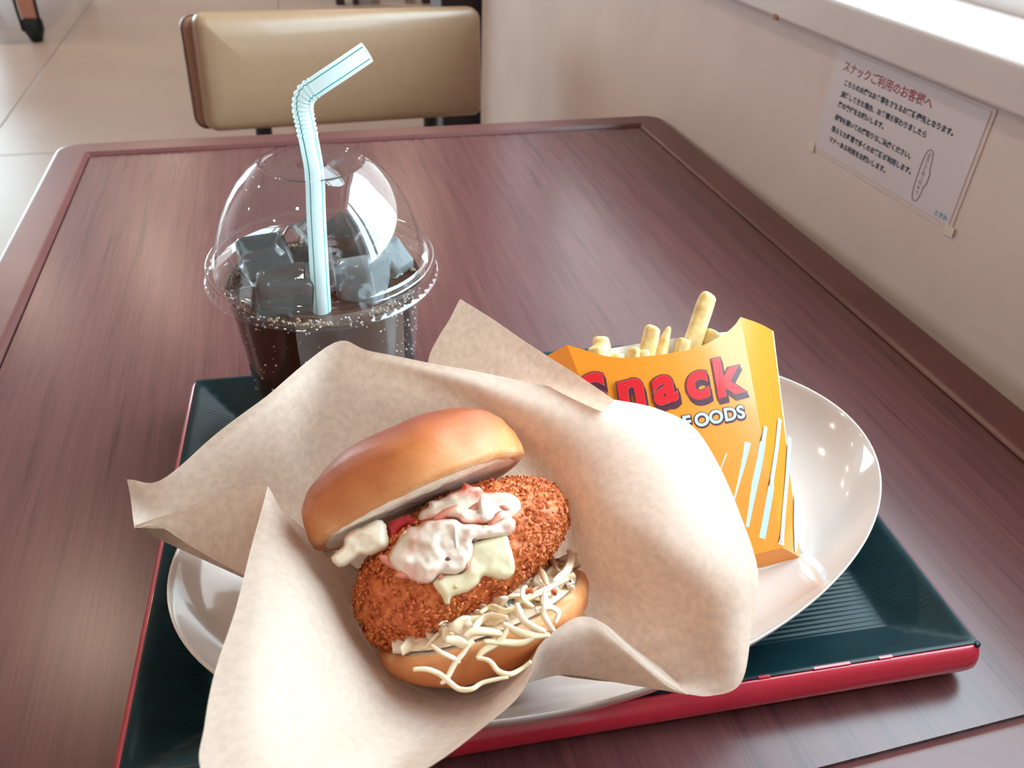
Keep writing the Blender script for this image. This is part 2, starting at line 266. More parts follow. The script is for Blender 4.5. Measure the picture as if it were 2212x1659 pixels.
SHREDS = [([(-21.8,-29.4,46.0),(-18.0,-31.1,47.0),(-15.2,-34.1,46.0),(-13.6,-36.9,47.0),(-11.5,-40.8,46.0),(-7.8,-42.4,47.0),(-3.8,-42.3,46.0),(3.8,-43.9,47.0)],2.0),([(-2.7,-29.8,45.5),(-6.1,-31.7,45.5),(-9.4,-33.2,45.5),(-13.7,-36.5,45.5),(-15.9,-37.0,45.5)],1.9),([(-2.7,-34.8,46.0),(0.4,-37.1,47.0),(1.8,-41.3,46.0),(4.7,-43.4,47.0),(8.6,-43.6,46.0),(12.2,-42.7,47.0)],1.8),([(10.1,-22.8,20.7),(14.4,-24.3,26.4),(18.3,-25.9,32.8),(25.1,-26.4,32.4),(31.1,-26.5,30.4),(35.9,-26.7,29.2)],2.6),([(-14.2,-25.7,40.2),(-12.0,-28.3,45.5),(-8.9,-32.2,45.5),(-8.1,-33.9,45.5)],1.6),([(10.9,-30.2,45.5),(6.3,-33.1,45.5),(0.1,-33.7,45.5),(-2.7,-34.9,45.5)],2.4),([(31.1,-20.1,3.9),(29.8,-22.8,18.4),(28.4,-25.2,31.2)],2.5),([(45.3,-20.6,-6.4),(43.4,-22.7,5.6),(38.1,-24.9,18.9),(33.9,-25.6,24.5),(31.1,-25.9,27.4)],3.2),([(37.6,-17.8,-12.0),(37.4,-22.0,-1.9),(36.4,-24.6,12.0)],3.0),([(21.9,-23.0,28.9),(20.0,-23.6,33.1),(18.5,-25.3,42.6),(19.8,-28.3,45.5)],2.2),([(26.0,-26.5,38.6),(24.1,-29.1,45.5),(22.1,-32.0,45.5),(22.6,-38.0,45.5)],2.6),([(4.0,-24.1,30.1),(8.2,-24.2,28.6),(11.2,-26.4,39.0),(15.6,-27.1,40.2)],2.4),([(0.3,-26.8,39.4),(3.5,-26.1,34.6),(7.4,-26.6,35.2),(11.0,-28.3,42.5)],3.0),([(15.7,-25.3,43.5),(15.0,-30.0,45.5),(17.2,-33.9,45.5),(20.4,-37.0,45.5)],2.6),([(8.8,-29.0,45.5),(12.0,-33.0,45.5),(16.1,-36.2,45.5),(21.1,-38.3,45.5)],2.8),([(-3.6,-27.5,45.5),(-0.2,-27.2,45.5),(4.6,-29.5,45.5),(8.1,-32.1,45.5)],2.8),([(19.9,-30.3,45.5),(24.7,-30.7,45.5),(26.5,-33.4,45.5),(23.9,-36.0,45.5)],2.2),([(1.3,-31.1,45.5),(6.6,-33.9,45.5),(11.9,-36.7,45.5),(16.7,-37.1,45.5)],2.4),([(-9.2,-25.5,45.5),(-6.2,-27.6,45.5),(-4.1,-30.1,45.5),(-1.4,-29.8,45.5)],3.4),([(30.8,-18.3,-11.7),(30.0,-21.8,6.7),(26.2,-24.0,19.6),(26.9,-26.5,32.3)],2.4),([(-1.6,-24.4,27.7),(-2.7,-22.5,18.9),(-0.0,-25.1,31.1)],0.9),([(-6.7,-21.6,34.9),(-8.3,-21.3,34.0),(-9.7,-21.5,35.6)],0.6)]
BOX = {'FTR': (189.4,281.0,110.0),'FTL': (105.1,279.2,107.0),'FBR': (190.7,210.3,31.0),'BTR': (212.8,286.7,96.0),'BBR': (203.4,210.9,20.5),'FBRlow': (195.6,209.9,20.5),'left': (98.5,280.0,100.0)}
FRIES = [((180.3,296.2,113.4),(166.0,280.6,94.2),9.5),((149.0,288.1,105.4),(142.8,277.3,91.9),8.5),((158.6,289.6,104.3),(148.5,277.1,88.6),8.5),((126.8,293.4,99.1),(126.5,284.0,87.1),9),((121.3,285.1,101.8),(124.2,274.7,88.7),10),((138.9,281.4,99.4),(134.3,273.0,88.4),7),((163.8,283.1,100.1),(155.9,271.9,85.9),7.5),((181.5,287.5,99.2),(173.7,278.0,87.0),8),((142.4,279.7,99.0),(142.7,271.4,88.2),6.5),((131.5,282.7,96.2),(131.8,274.2,85.3),7.5)]
BOXTOP = [(104.0,276.3,109.0),(108.8,269.8,109.0),(114.0,265.5,109.0),(121.3,262.5,109.0),(136.0,262.3,109.0),(149.2,262.9,109.0),(161.4,265.6,109.0),(175.7,272.0,109.0),(184.3,277.5,109.0),(190.4,282.5,109.0)]
STRIPES = [[('F',20.6,46.9),('F',23.7,42.6),('F',28.9,34.8),('F',34.4,26.5)],[('F',8.0,49.3),('F',12.0,41.6),('F',16.0,34.7),('F',19.5,28.5),('F',27.6,15.2)],[('S',3.6,55.6),('F',0.6,47.4),('F',3.6,40.1),('F',6.7,33.5),('F',10.6,25.4),('F',16.3,12.9)],[('S',16.8,61.3),('S',9.2,46.1),('S',1.6,31.8),('F',2.3,22.5),('F',5.5,14.9),('F',9.3,6.2)],[('S',24.6,53.9),('S',17.4,40.4),('S',10.2,25.5),('S',5.3,14.8),('F',0.5,1.5)],[('S',22.6,31.7),('S',18.3,22.0),('S',14.5,12.5),('S',9.9,-3.4)],[('S',20.5,14.2),('S',15.8,-3.1)]]

WALLP = plain('wall_paint', (.67, .57, .535), .6, .3, noise_amt=.05, noise_scale=9)
SILL = plain('sill_laminate', (.62, .55, .54), .35, .5, noise_amt=.03, noise_scale=12)
CEIL = plain('ceiling_paint', (.75, .72, .69), .8, .2)
FLOORT = plain('floor_tile', (.46, .385, .345), .34, .3, noise_amt=.05, noise_scale=2.5)
GROUT = plain('floor_joint', (.30, .26, .24), .7)
DARKWOOD = plain('dark_pillar', (.022, .012, .016), .4)
ALU = plain('window_frame_white', (.80, .80, .80), .4)
GLASS = mat_thin('window_glass', (.97, .99, .98), .01)
TABLETOP = mat_wood('table_laminate', (.062, .019, .021), (.102, .034, .035), (.132, .048, .046), .26, .0, .03)
RIMW = plain('table_rim', (.125, .043, .041), .30, .4, coat=.0, noise_amt=.12, noise_scale=14)
BLACKM = plain('black_steel', (.012, .012, .014), .35)
VINYL = plain('chair_vinyl', (.31, .188, .112), .34, .5, coat=.15, noise_amt=.04, noise_scale=60, bump=.05)
VINYLB = plain('chair_back_board', (.30, .15, .11), .5)

# ---------------------------------------------------------------- the setting
FZ = -TZ
floor = mesh('floor', *join(boxv((-6, -3, FZ-.08), (.62, 8.2, FZ-.004)), boxv((.62, 1.85, FZ-.08), (3.4, 8.2, FZ-.004))), GROUT, smooth=False); tag(floor, kind='structure')
GROUND = plain('outdoor_paving', (.42, .41, .39), .9, .2, noise_amt=.1, noise_scale=6)
gnd = box('ground', (.78, -9, FZ-.16), (14, 1.84, FZ-.06), GROUND); tag(gnd, kind='structure')
px = [-5.985, -4.985, -3.985, -2.985, -1.985, -.985, .015, 1.015, 2.015, 3.4]
py = [-3, -.71, 1.09, 2.89, 4.69, 6.49, 8.2]
for i in range(len(px)-1):
    for j in range(len(py)-1):
        g = .0022
        if px[i] > .5 and py[j+1] < 1.5: continue
        t = box('tile', (px[i]+g, py[j]+g, FZ-.03), (px[i+1]-g, py[j+1]-g, FZ), FLOORT, floor, .0015)
CZ = 1.95
ceiling = mesh('ceiling', *join(boxv((-6.1, -3.1, CZ), (.80, 8.3, CZ+.1)), boxv((.80, 1.86, CZ), (3.5, 8.3, CZ+.1))), CEIL, smooth=False); tag(ceiling, kind='structure')
wl_ = box('wall_left', (-6.1, -3, FZ), (-6, 8.2, CZ), WALLP); tag(wl_, kind='structure')
wn_ = box('wall_near', (-6, -3.1, FZ), (.80, -3, CZ), WALLP); tag(wn_, kind='structure')
# far wall with a big glazed opening on its left part
wf = mesh('wall_far', *join(boxv((-6, 8.0, FZ), (-4.9, 8.2, CZ)), boxv((-2.3, 8.0, FZ), (3.4, 8.2, CZ)), boxv((-4.9, 8.0, 1.7), (-2.3, 8.2, CZ))), WALLP, smooth=False); tag(wf, kind='structure')
w2 = mesh('window_2', *join(boxv((-4.9, 8.06, FZ), (-4.84, 8.12, 1.7)), boxv((-2.36, 8.06, FZ), (-2.3, 8.12, 1.7)), boxv((-4.84, 8.06, 1.64), (-2.36, 8.12, 1.7)), boxv((-3.63, 8.06, FZ), (-3.57, 8.12, 1.64))), ALU, smooth=False); tag(w2, kind='structure')
box('pane', (-4.84, 8.085, FZ), (-3.63, 8.09, 1.64), GLASS, w2); box('pane', (-3.57, 8.085, FZ), (-2.36, 8.09, 1.64), GLASS, w2)
# window wall beside the table
SE, SN = .785, -3.6
wr = mesh('wall_right', *join(wbox(SN, SE, FZ, .150, -.20, 0), wbox(.60, SE, .150, CZ, -.20, 0), wbox(SN, -1.6, .150, CZ, -.20, 0), wbox(-1.6, -1.05, .1815, CZ, -.20, 0), wbox(-1.05, .60, 1.03, CZ, -.20, 0)), WALLP, smooth=False); tag(wr, kind='structure')
sill = mesh('trim_1', *wbox(-1.6, .60, .1525, .1815, -.19, .012), SILL, smooth=False); bevel(sill, .003, 3); tag(sill, kind='structure')
w1 = mesh('window_1', *join(wbox(-1.05, -1.005, .1815, 1.03, -.16, -.10), wbox(.555, .60, .1815, 1.03, -.16, -.10), wbox(-1.005, .555, .985, 1.03, -.16, -.10), wbox(-1.005, .555, .1815, .203, -.16, -.10), wbox(-.865, -.85, .203, .985, -.15, -.11)), ALU, smooth=False); tag(w1, kind='structure')
mesh('pane', *wbox(-1.005, -.865, .203, .985, -.132, -.127), GLASS, w1, False); mesh('pane', *wbox(-.85, .555, .203, .985, -.132, -.127), GLASS, w1, False)
# return wall and the room beyond it
wb = box('wall_back', (.62, 1.85, FZ), (3.4, 2.0, CZ), WALLP); tag(wb, kind='structure')
wr2 = box('wall_side', (3.4, 1.85, FZ), (3.5, 8.2, CZ), WALLP); tag(wr2, kind='structure')
pil = box('trim_2', (.318, 1.72, FZ), (.66, 1.85, CZ), DARKWOOD, bw=.004); tag(pil, kind='structure')
bb = mesh('baseboard_right', *wbox(SN, SE, FZ, FZ+.07, 0, .008), DARKWOOD, smooth=False); tag(bb, kind='structure')
# warm ceiling downlights
LAMP = mat_emit('lamp_glow', (1.0, .76, .56), 185.0); LRING = plain('lamp_ring', (.7, .68, .64), .4)
lamps = [(-.82, 4.39), (-1.51, 4.44), (-.80, 1.9), (-2.3, 1.9), (-.80, -.6), (-2.3, -.6), (-2.9, 4.4), (-.9, 6.6), (-4.3, 1.9), (-4.3, 4.4), (.6, 4.6), (2.0, 4.6)]
lwords = ['above the far aisle nearer the window wall', 'above the far aisle, second from the window wall', 'above the chair across the table', 'over the open aisle beside the table row', 'just behind the diner and near the table', 'behind the diner over the aisle', 'above the far aisle, third from the window wall', 'by the glazed far wall', 'by the closed left wall, nearer the table', 'by the closed left wall, further off', 'beyond the dark pillar, nearer to it', 'beyond the dark pillar, in the corner']
for (x, y), wd in zip(lamps, lwords):
    L = thing('ceiling_lamp', (x, y, CZ), 'round warm recessed downlight ' + wd, 'lamp', 'recessed ceiling downlights')
    V, F = revolve([(.062, CZ), (.062, CZ-.006), (.085, CZ-.006), (.09, CZ)], 32, x, y); fix_normals(mesh('ring', V, F, LRING, L))
    V, F = revolve([(.0005, CZ-.003), (.061, CZ-.003)], 32, x, y); mesh('bulb_disc', V, [tuple(reversed(f)) for f in F], LAMP, L)

# ---------------------------------------------------------------- table
TX0, TX1, TY0, TY1 = -.226, .4185, .094, .880
tbl = thing('dining_table', (.096, .487, FZ), 'reddish-brown wood-grain dining table with raised rim, against the window wall', 'table')
x0, x1, y0, y1 = -.195, .3855, .127, .852
box('top_panel', (x0+.0016, y0+.0016, -.022), (x1-.0016, y1-.0016, 0), TABLETOP, tbl)
def rrect(xa, xb, ya, yb, r, n=6):
    P = []
    for cx_, cy_, a0 in ((xb-r, yb-r, 0), (xa+r, yb-r, 90), (xa+r, ya+r, 180), (xb-r, ya+r, 270)):
        for k in range(n+1):
            a = math.radians(a0 + 90*k/n); P.append((cx_ + r*math.cos(a), cy_ + r*math.sin(a)))
    return P
loops = []
for (d, z, r) in ((-.0030, -.0026, .002), (0, -.0026, .002), (0, .0002, .002), (.0024, .0030, .003), (.0032, .0034, .0035), (.0050, .0034, .0045), (.0290, .0034, .0165), (.0308, .0034, .0175), (.0320, .0027, .0185), (.0325, .0012, .019), (.0325, -.030, .019), (.004, -.032, .003), (-.0030, -.022, .002)):
    k = d / .0325
    xa, xb, ya, yb = x0 + (TX0-x0)*k, x1 + (TX1-x1)*k, y0 + (TY0-y0)*k, y1 + (TY1-y1)*k
    loops.append([(p[0], p[1], z) for p in rrect(xa, xb, ya, yb, r)])
nL = len(loops[0]); V = [p for l in loops for p in l]
F = [(i*nL+k, i*nL+(k+1) % nL, (i+1)*nL+(k+1) % nL, (i+1)*nL+k) for i in range(len(loops)-1) for k in range(nL)]
autosmooth(mesh('rim', V, F, RIMW, tbl), 35)
cxm, cym = .096, .487
V, F = tube([(cxm, cym, FZ+.02), (cxm, cym, -.03)], .035, 24); fix_normals(mesh('pedestal', V, F, BLACKM, tbl))
for sx, sy in ((1,1),(-1,1),(1,-1),(-1,-1)):
    V, F = tube([(cxm, cym, FZ+.05), (cxm+sx*.12, cym+sy*.14, FZ+.035), (cxm+sx*.23, cym+sy*.27, FZ+.015)], .018, 10); fix_normals(mesh('foot', V, F, BLACKM, tbl))
mesh('mount_plate', *boxv((cxm-.15, cym-.15, -.03), (cxm+.15, cym+.15, -.022)), BLACKM, tbl, False)

# ---------------------------------------------------------------- chair across the table
def pad(ax, ay, n1=22, n2=12, puff=.006):
    pass
def cushion(P00, P10, P11, P01, nrm, th, r, puff):
    """rounded padded slab; P** corners of the front face, nrm towards the sitter"""
    V, F = [], []
    nu, nv = 36, 22
    def prof(t, L):                       # inset-aware parameter
        return t
    def sd(u, v, Lu, Lv, rr):
        x = abs(u-.5)*Lu - (Lu/2-rr); y = abs(v-.5)*Lv - (Lv/2-rr)
        return math.hypot(max(x,0), max(y,0)) + min(max(x,y),0) - rr
    Lu = (P10-P00).length; Lv = (P01-P00).length
    def P(u, v): return P00*(1-u)*(1-v) + P10*u*(1-v) + P11*u*v + P01*(1-u)*v
    ring = []
    # concentric rounded-rectangle rings
    def rr_ring(ins, n=10):
        out = []; rr = max(r-ins, .002)
        hx, hy = Lu/2-ins, Lv/2-ins
        for cx_, cy_, a0 in ((hx-rr, hy-rr, 0), (-hx+rr, hy-rr, 90), (-hx+rr, -hy+rr, 180), (hx-rr, -hy+rr, 270)):
            for k in range(n+1):
                a = math.radians(a0+90*k/n); out.append((.5+(cx_+rr*math.cos(a))/Lu, .5+(cy_+rr*math.sin(a))/Lv))
        return out
    spec = [(.006, -th), (.001, -th+.003), (0, -th+.008), (0, -.016), (.0015, -.008), (.006, -.002), (.014, .0015), (.03, puff*.6), (.055, puff)]
    for ins, h in spec:
        for (u, v) in rr_ring(ins): V.append(tuple(P(u, v) + nrm*h))
    n = 44
    for i in range(len(spec)-1):
        for k in range(n): F.append((i*n+k, i*n+(k+1) % n, (i+1)*n+(k+1) % n, (i+1)*n+k))
    F.append(tuple((len(spec)-1)*n+k for k in range(n))); F.append(tuple(range(n-1, -1, -1)))
    return V, F
TL, BL, TR, BR = Vector((-.110, 1.25, .047)), Vector((-.1165, 1.235, -.112)), Vector((.3155, 1.35, .0285)), Vector((.318, 1.335, -.138))
nrm = (TR-TL).cross(BL-TL).normalized()
if nrm.y > 0: nrm = -nrm
ch = thing('dining_chair', (.14, 1.14, FZ), 'cream vinyl padded chair on black steel legs, facing the table from its far end', 'chair')
autosmooth(mesh('backrest', *cushion(BL, BR, TR, TL, nrm, .034, .018, .006), VINYL, ch), 50)
sh = nrm*-.030 + Vector((-.011, 0, -.004))
autosmooth(mesh('back_board', *cushion(BL+sh+Vector((0,0,.003)), BR+sh-Vector((.02,0,0)), TR+sh-Vector((.02,0,.004)), TL+sh-Vector((.003,0,.001)), nrm, .014, .018, .0), VINYLB, ch), 50)
ux = (TR-TL).normalized(); uy = Vector((ux.y, -ux.x, 0)).normalized()
if uy.y > 0: uy = -uy
ctr = (TL+TR)/2; sc0 = Vector((ctr.x, ctr.y, FZ+.43)) + uy*.23
hw, hd = .19, .19
cs = [sc0 - ux*hw + uy*hd, sc0 + ux*hw + uy*hd, sc0 + ux*hw - uy*hd, sc0 - ux*hw - uy*hd]
for c in cs: c.z = FZ+.445
autosmooth(mesh('seat', *cushion(cs[0], cs[1], cs[2], cs[3], Vector((0,0,1)), .045, .03, .008), VINYL, ch), 50)
for p, top in (((-.0416, 1.30), True), ((.232, 1.372), True)):
    V, F = tube([(p[0], p[1]+.02, FZ+.01), (p[0], p[1]+.005, FZ+.42), (p[0], p[1], -.145), (p[0], p[1]+.004, -.02)], .0125, 12); fix_normals(mesh('rear_leg', V, F, BLACKM, ch))
for c in (cs[0]*.88+cs[2]*.12, cs[1]*.88+cs[3]*.12):
    V, F = tube([(c.x, c.y, FZ+.005), (c.x, c.y, FZ+.40)], .0115, 12); fix_normals(mesh('front_leg', V, F, BLACKM, ch))

# wooden stool far off at the left of the aisle; only its nearest leg stands in view
PINKW = plain('pinkish_wood', (.55, .26, .19), .4, noise_amt=.1, noise_scale=20); RUB = plain('black_rubber', (.010, .016, .018), .5)
st = thing('bench', (-1.38, 5.08, FZ), 'pale pinkish wooden bench with black foot caps, far off on the tiled floor', 'bench')
for (x, y) in ((-1.095, 4.42), (-1.66, 4.42), (-1.095, 5.75), (-1.66, 5.75)):
    V, F = boxv((x-.033, y-.028, FZ+.10), (x+.033, y+.028, FZ+.42)); l = mesh('leg', V, F, PINKW, st, False); bevel(l, .008)
    V, F = tube([(x-.038, y-.028, FZ+.05), (x-.043, y-.02, FZ+.15), (x-.036, y-.01, FZ+.42)], .007, 8); fix_normals(mesh('brace', V, F, RUB, st))
    V, F = tube([(x+.037, y-.028, FZ+.05), (x+.042, y-.02, FZ+.18), (x+.04, y-.01, FZ+.42)], .006, 8); fix_normals(mesh('brace', V, F, RUB, st))
    V, F = revolve([(.002, FZ+.10), (.040, FZ+.10), (.046, FZ+.085), (.045, FZ+.05), (.034, FZ+.025), (.024, FZ+.0), (.002, FZ)], 16, x, y); fix_normals(mesh('foot_cap', V, F, RUB, st))
o = mesh('seat', *boxv((-1.72, 4.37, FZ+.42), (-1.04, 5.80, FZ+.46)), PINKW, st, False); bevel(o, .012)

# dark-posted screen far beyond the chair
scn = thing('room_divider', (.75, 5.14, FZ), 'dark-posted divider with pale panels, standing far beyond the cream chair', 'divider')
DPOST = plain('divider_post', (.045, .022, .028), .5); PPAN = plain('divider_panel', (.42, .42, .45), .5); GPAN = plain('divider_panel_grey', (.30, .25, .21), .5)
for xa, xb in ((.335, .385), (.43, .462), (.83, .88), (1.02, 1.07)):
    o = box('post', (xa, 5.10, FZ), (xb, 5.15, FZ+1.1), DPOST, scn, .003)
box('pale_panel', (.462, 5.115, FZ+.004), (.535, 5.135, FZ+1.05), PPAN, scn, .002); box('grey_panel', (.535, 5.115, FZ+.004), (.585, 5.135, FZ+1.05), GPAN, scn, .002)
box('grey_panel', (.73, 5.115, FZ+.004), (.79, 5.135, FZ+1.05), GPAN, scn, .002); box('pale_panel', (.88, 5.115, FZ+.004), (1.02, 5.135, FZ+1.05), PPAN, scn, .002)
box('top_rail', (.33, 5.10, FZ+1.1), (1.08, 5.15, FZ+1.15), DPOST, scn, .003)

# ---------------------------------------------------------------- notice on the window wall
PAPERW = plain('notice_paper', (.66, .61, .64), .3, .5, coat=.35); LAMIN = mat_thin('laminate_film', (.96, .96, .96), .12)
INKD = plain('ink_navy', (.020, .045, .075), .6); INKR = plain('ink_red', (.34, .07, .085), .6); INKC = plain('ink_cyan', (.02, .36, .50), .6); INKB = plain('ink_black', (.05, .04, .06), .6); TAPE = plain('clear_tape', (.72, .66, .56), .3, coat=.3)
sg = thing('notice_sheet', wall_pt(-.376, .107), 'laminated white notice with Japanese text taped to the window wall under the sill', 'notice')
mesh('sheet', *wbox(-.4558, -.2945, .0668, .1464, .0006, .0011), PAPERW, sg, False)
mesh('film_border', *wbox(-.4592, -.2905, .0630, .1488, .0002, .0006), plain('film_edge', (.66, .57, .54), .4), sg, False)
mesh('tape_corner', *wbox(-.294, -.286, .0615, .0695, .0011, .0014), TAPE, sg, False); mesh('tape_corner', *wbox(-.4625, -.4535, .0605, .0675, .0011, .0014), TAPE, sg, False)
def text_mesh(name, body, size, mat, parent, place, offset=0.0, space=1.0, align='LEFT', extrude=0.0, line=1.0, font_scale_x=1.0, res=3):
    """place(x, y, z) -> world point for glyph coordinates"""
    cu = bpy.data.curves.new(name, 'FONT'); cu.body = body; cu.size = size; cu.offset = offset; cu.space_character = space; cu.align_x = align; cu.extrude = extrude; cu.space_line = line; cu.resolution_u = res
    to = bpy.data.objects.new(name + '_src', cu); COL.objects.link(to)
    dg = bpy.context.evaluated_depsgraph_get(); me = bpy.data.meshes.new_from_object(to.evaluated_get(dg))
    V = [place(v.co.x*font_scale_x, v.co.y, v.co.z) for v in me.vertices]; F = [tuple(p.vertices) for p in me.polygons]
    bpy.data.objects.remove(to); bpy.data.curves.remove(cu); bpy.data.meshes.remove(me)
    return mesh(name, V, F, mat, parent, False)
def sign_place(s0, z0): return lambda x, y, z: wall_pt(s0 - x, z0 + y, .0013)
text_mesh('heading_text', 'スナックご利用のお客様へ', .0086, INKR, sg, sign_place(-.3035, .1330), .00012)
for i, (ln, z) in enumerate((('こちらのお席はお食事をされるお客様優先となります。', .1228), ('混雑してきた場合、お食事が終わりましたら', .1138), ('席の交代をお願いします。', .1058), ('荷物を置いての席取りはご遠慮ください。', .0954), ('限られた時間で多くのお客様が利用します。', .0858), ('マナーある利用をお願いします。', .0772))):
    text_mesh('body_text', ln, .00505, INKD, sg, sign_place(-.3095, z), .00016)
text_mesh('signature_text', 'ときわ', .0042, INKC, sg, sign_place(-.4405, .0692), .0001)
for k, chh in enumerate('よろしくねっちゅっ'):
    text_mesh('bubble_text', chh, .0036, INKB, sg, sign_place(-.4169, .1030 - k*.0034))
oval = [Vector((-.4187 + 0*math.cos(a), 0, 0)) for a in [0]]
V, F = [], []
N_ = 72
for k in range(N_):
    a = 2*math.pi*k/N_; ca, sa = math.cos(a), math.sin(a)
    ex = math.copysign(abs(ca)**.8, ca)*.0044; ez = math.copysign(abs(sa)**.62, sa)*.0188
    if abs(a - 0) < .10 or abs(a-2*math.pi) < .10: ex += .0016
    for d, o in ((0, .0012), (.00028, .0012), (.00028, .0014), (0, .0014)):
        V.append(wall_pt(-.4187 - ex*(1+d/.0044), .0890 + ez*(1+d/.0188), o))
for k in range(N_):
    for j in range(4): F.append((k*4+j, k*4+(j+1) % 4, ((k+1) % N_)*4+(j+1) % 4, ((k+1) % N_)*4+j))
mesh('speech_bubble', V, F, INKB, sg, False)
# small marks of wear on the sill and wall
o = mesh('sill_chip', *wbox(-.2165, -.2105, .1512, .1560, .010, .0126), plain('chip', (.40, .17, .11), .8), None, False, origin=wall_pt(-.2135, .1512, .011)); bevel(o, .0008); tag(o, 'small brownish chip of bare board on the lower edge of the sill', 'chip')

# ---------------------------------------------------------------- tray
LACQ = plain('black_lacquer', (.004, .021, .026), .40, .3, noise_amt=.2, noise_scale=120)
REDL = plain('red_lacquer', (.42, .016, .036), .28, .5, coat=.3)
TA = math.radians(-3.55); tX = Vector((math.cos(TA), math.sin(TA), 0)); tY = Vector((-math.sin(TA), math.cos(TA), 0))
tO = Vector((-.0704, .4109, 0)) - tY*.239            # near left top corner of the rim
TW, TD, RZ, FLZ = .3370, .239, .0215, .0075
def tp(x, y, z): return tO + tX*x + tY*y + Vector((0, 0, z))
tray = thing('serving_tray', tp(TW/2, TD/2, 0), 'black lacquer tray with ribbed base and red outer rim, under the oval plate', 'tray')
SL = .022
def tz(x, y):
    d = min(x, TW-x, y, TD-y)
    k = min(1, max(0, (d-.0015)/SL)); z = RZ + (FLZ-RZ)*k
    return z, k
xs = [0, .0015, .004, .009, .014, .019, .0225, .0245, .03, .06, .1, .1685]
xs = xs + [TW-x for x in xs[-2::-1]]
ny = 430; V, F = [], []
for j in range(ny+1):
    y = TD*j/ny
    for x in xs:
        z, k = tz(x, y); amp = .00022*min(1, max(0, (min(y, TD-y)-SL)/.002))*min(1, max(0, (min(x, TW-x, y, TD-y)-.004)/.004))
        z += amp*math.sin(2*math.pi*y/.00235)
        V.append(tp(x, y, z))
nx = len(xs)
F = [(j*nx+i, j*nx+i+1, (j+1)*nx+i+1, (j+1)*nx+i) for j in range(ny) for i in range(nx-1)]
mesh('ribbed_base', V, F, LACQ, tray)
loops = []
for (d, z, r) in ((-.0010, RZ-.0016, .003), (.0000, RZ-.0006, .004), (.0010, RZ-.0008, .005), (.0030, RZ-.0032, .007), (.0046, RZ-.0075, .009), (.0048, RZ-.0110, .009), (.0036, RZ-.0138, .008), (.0010, RZ-.0152, .007), (-.006, RZ-.0156, .004), (-.019, .0008, .003), (-.022, .0002, .003)):
    loops.append([tp(p[0], p[1], z) for p in rrect(-d, TW+d, -d, TD+d, r, 5)])
nL = len(loops[0]); V = [p for l in loops for p in l]
F = [(i*nL+k, i*nL+(k+1) % nL, (i+1)*nL+(k+1) % nL, (i+1)*nL+k) for i in range(len(loops)-1) for k in range(nL)]
F.append(tuple((len(loops)-1)*nL+k for k in range(nL)))
fix_normals(mesh('outer_rim', V, F, REDL, tray))
# worn nicks where the red shows over the black lip, and a dark chip on the corner
for x, w in ((.215, .012), (.238, .005), (.262, .016), (.291, .006), (.150, .01), (.06, .008)):
    v, f = boxv((x, -.0003, RZ-.0007), (x+w, .0008, RZ+.0002)); mesh('worn_nick', [tp(*p) for p in v], f, REDL, tray, False)
v, f = boxv((TW-.0022, -.0012, RZ-.0026), (TW+.0010, .0014, RZ+.0002)); o = mesh('corner_chip', [tp(*p) for p in v], f, LACQ, tray, False); bevel(o, .001)

# ---------------------------------------------------------------- plate
PLATE = plain('glazed_white', (.63, .555, .52), .12, .55, coat=.5)
pc = Vector((.0973, .2539, 0)); PA = math.radians(9.1); pX = Vector((math.cos(PA), math.sin(PA), 0)); pY = Vector((-math.sin(PA), math.cos(PA), 0))
plate = thing('oval_plate', (pc.x, pc.y, FLZ), 'large white oval coupe plate holding the burger and fries', 'plate')
prof = [(0, .0170), (.30, .0171), (.55, .0174), (.70, .0183), (.78, .0198), (.85, .0232), (.90, .0277), (.94, .0330), (.97, .0385), (.988, .0425), (.996, .0446), (1.0, .0451), (1.003, .0446), (1.000, .0425), (.975, .0355), (.935, .0285), (.88, .0222), (.80, .0165), (.70, .0128), (.66, .0118), (.655, .0082), (.64, .0080), (.63, .0110), (0, .0115)]
V, F = [], []; n = 144
for f_, z in prof:
    for k in range(n):
        a = 2*math.pi*k/n; V.append(pc + pX*(.167*f_*math.cos(a)) + pY*(.103*f_*math.sin(a)) + Vector((0,0,z)))
F = [(i*n+k, i*n+(k+1) % n, (i+1)*n+(k+1) % n, (i+1)*n+k) for i in range(len(prof)-1) for k in range(n)]
fix_normals(mesh('dish', V, F, PLATE, plate))

# ---------------------------------------------------------------- burger wrapper
PAPER = mat_paper('glassine_paper')
wrap = thing('burger_wrapper', (.05, .195, .0176), 'pale translucent paper burger bag, folded open around the croquette burger', 'wrapper')
def ply(name, ctrl, su=6, sv=7, wr=.0009, seed=0.0):
    V, F = sheet(ctrl, su, sv, wr, seed); o = mesh(name, V, F, PAPER, wrap); return o
ply('back_ply', BACK_PLY, 6, 7, .0008, 1.0)
ply('rear_flap', REAR_PLY, 4, 5, .0004, 2.0)
ply('front_cuff', FRONT_CUFF, 6, 7, .0006, 3.0)
ply('side_fold', SIDE_FOLD, 5, 5, .0004, 4.0)
ply('front_lobe', FRONT_LOBE, 5, 6, .0, 5.0)
ply('lobe_inside', LOBE_INSIDE, 4, 6, .0, 5.0)
# pocket bottom closing the bag beneath the burger
ringp = [Vector(c[-1])/1000 for c in BACK_PLY] + [Vector(c[-1])/1000 for c in LOBE_INSIDE[::-1]][2:] + [Vector(c[0])/1000 for c in FRONT_CUFF[::-1]][1:]
ctrp = Vector((.048, .195, .0215)); V, F = [], []
K = 7
for i in range(K+1):
    t = i/K
    for p in ringp:
        q = p.lerp(ctrp, t); q.z = p.z + (ctrp.z - p.z)*math.sin(t*math.pi/2); V.append(q)
n = len(ringp); F = [(i*n+k, i*n+(k+1) % n, (i+1)*n+(k+1) % n, (i+1)*n+k) for i in range(K) for k in range(n)]
mesh('pocket_base', V, F, PAPER, wrap)

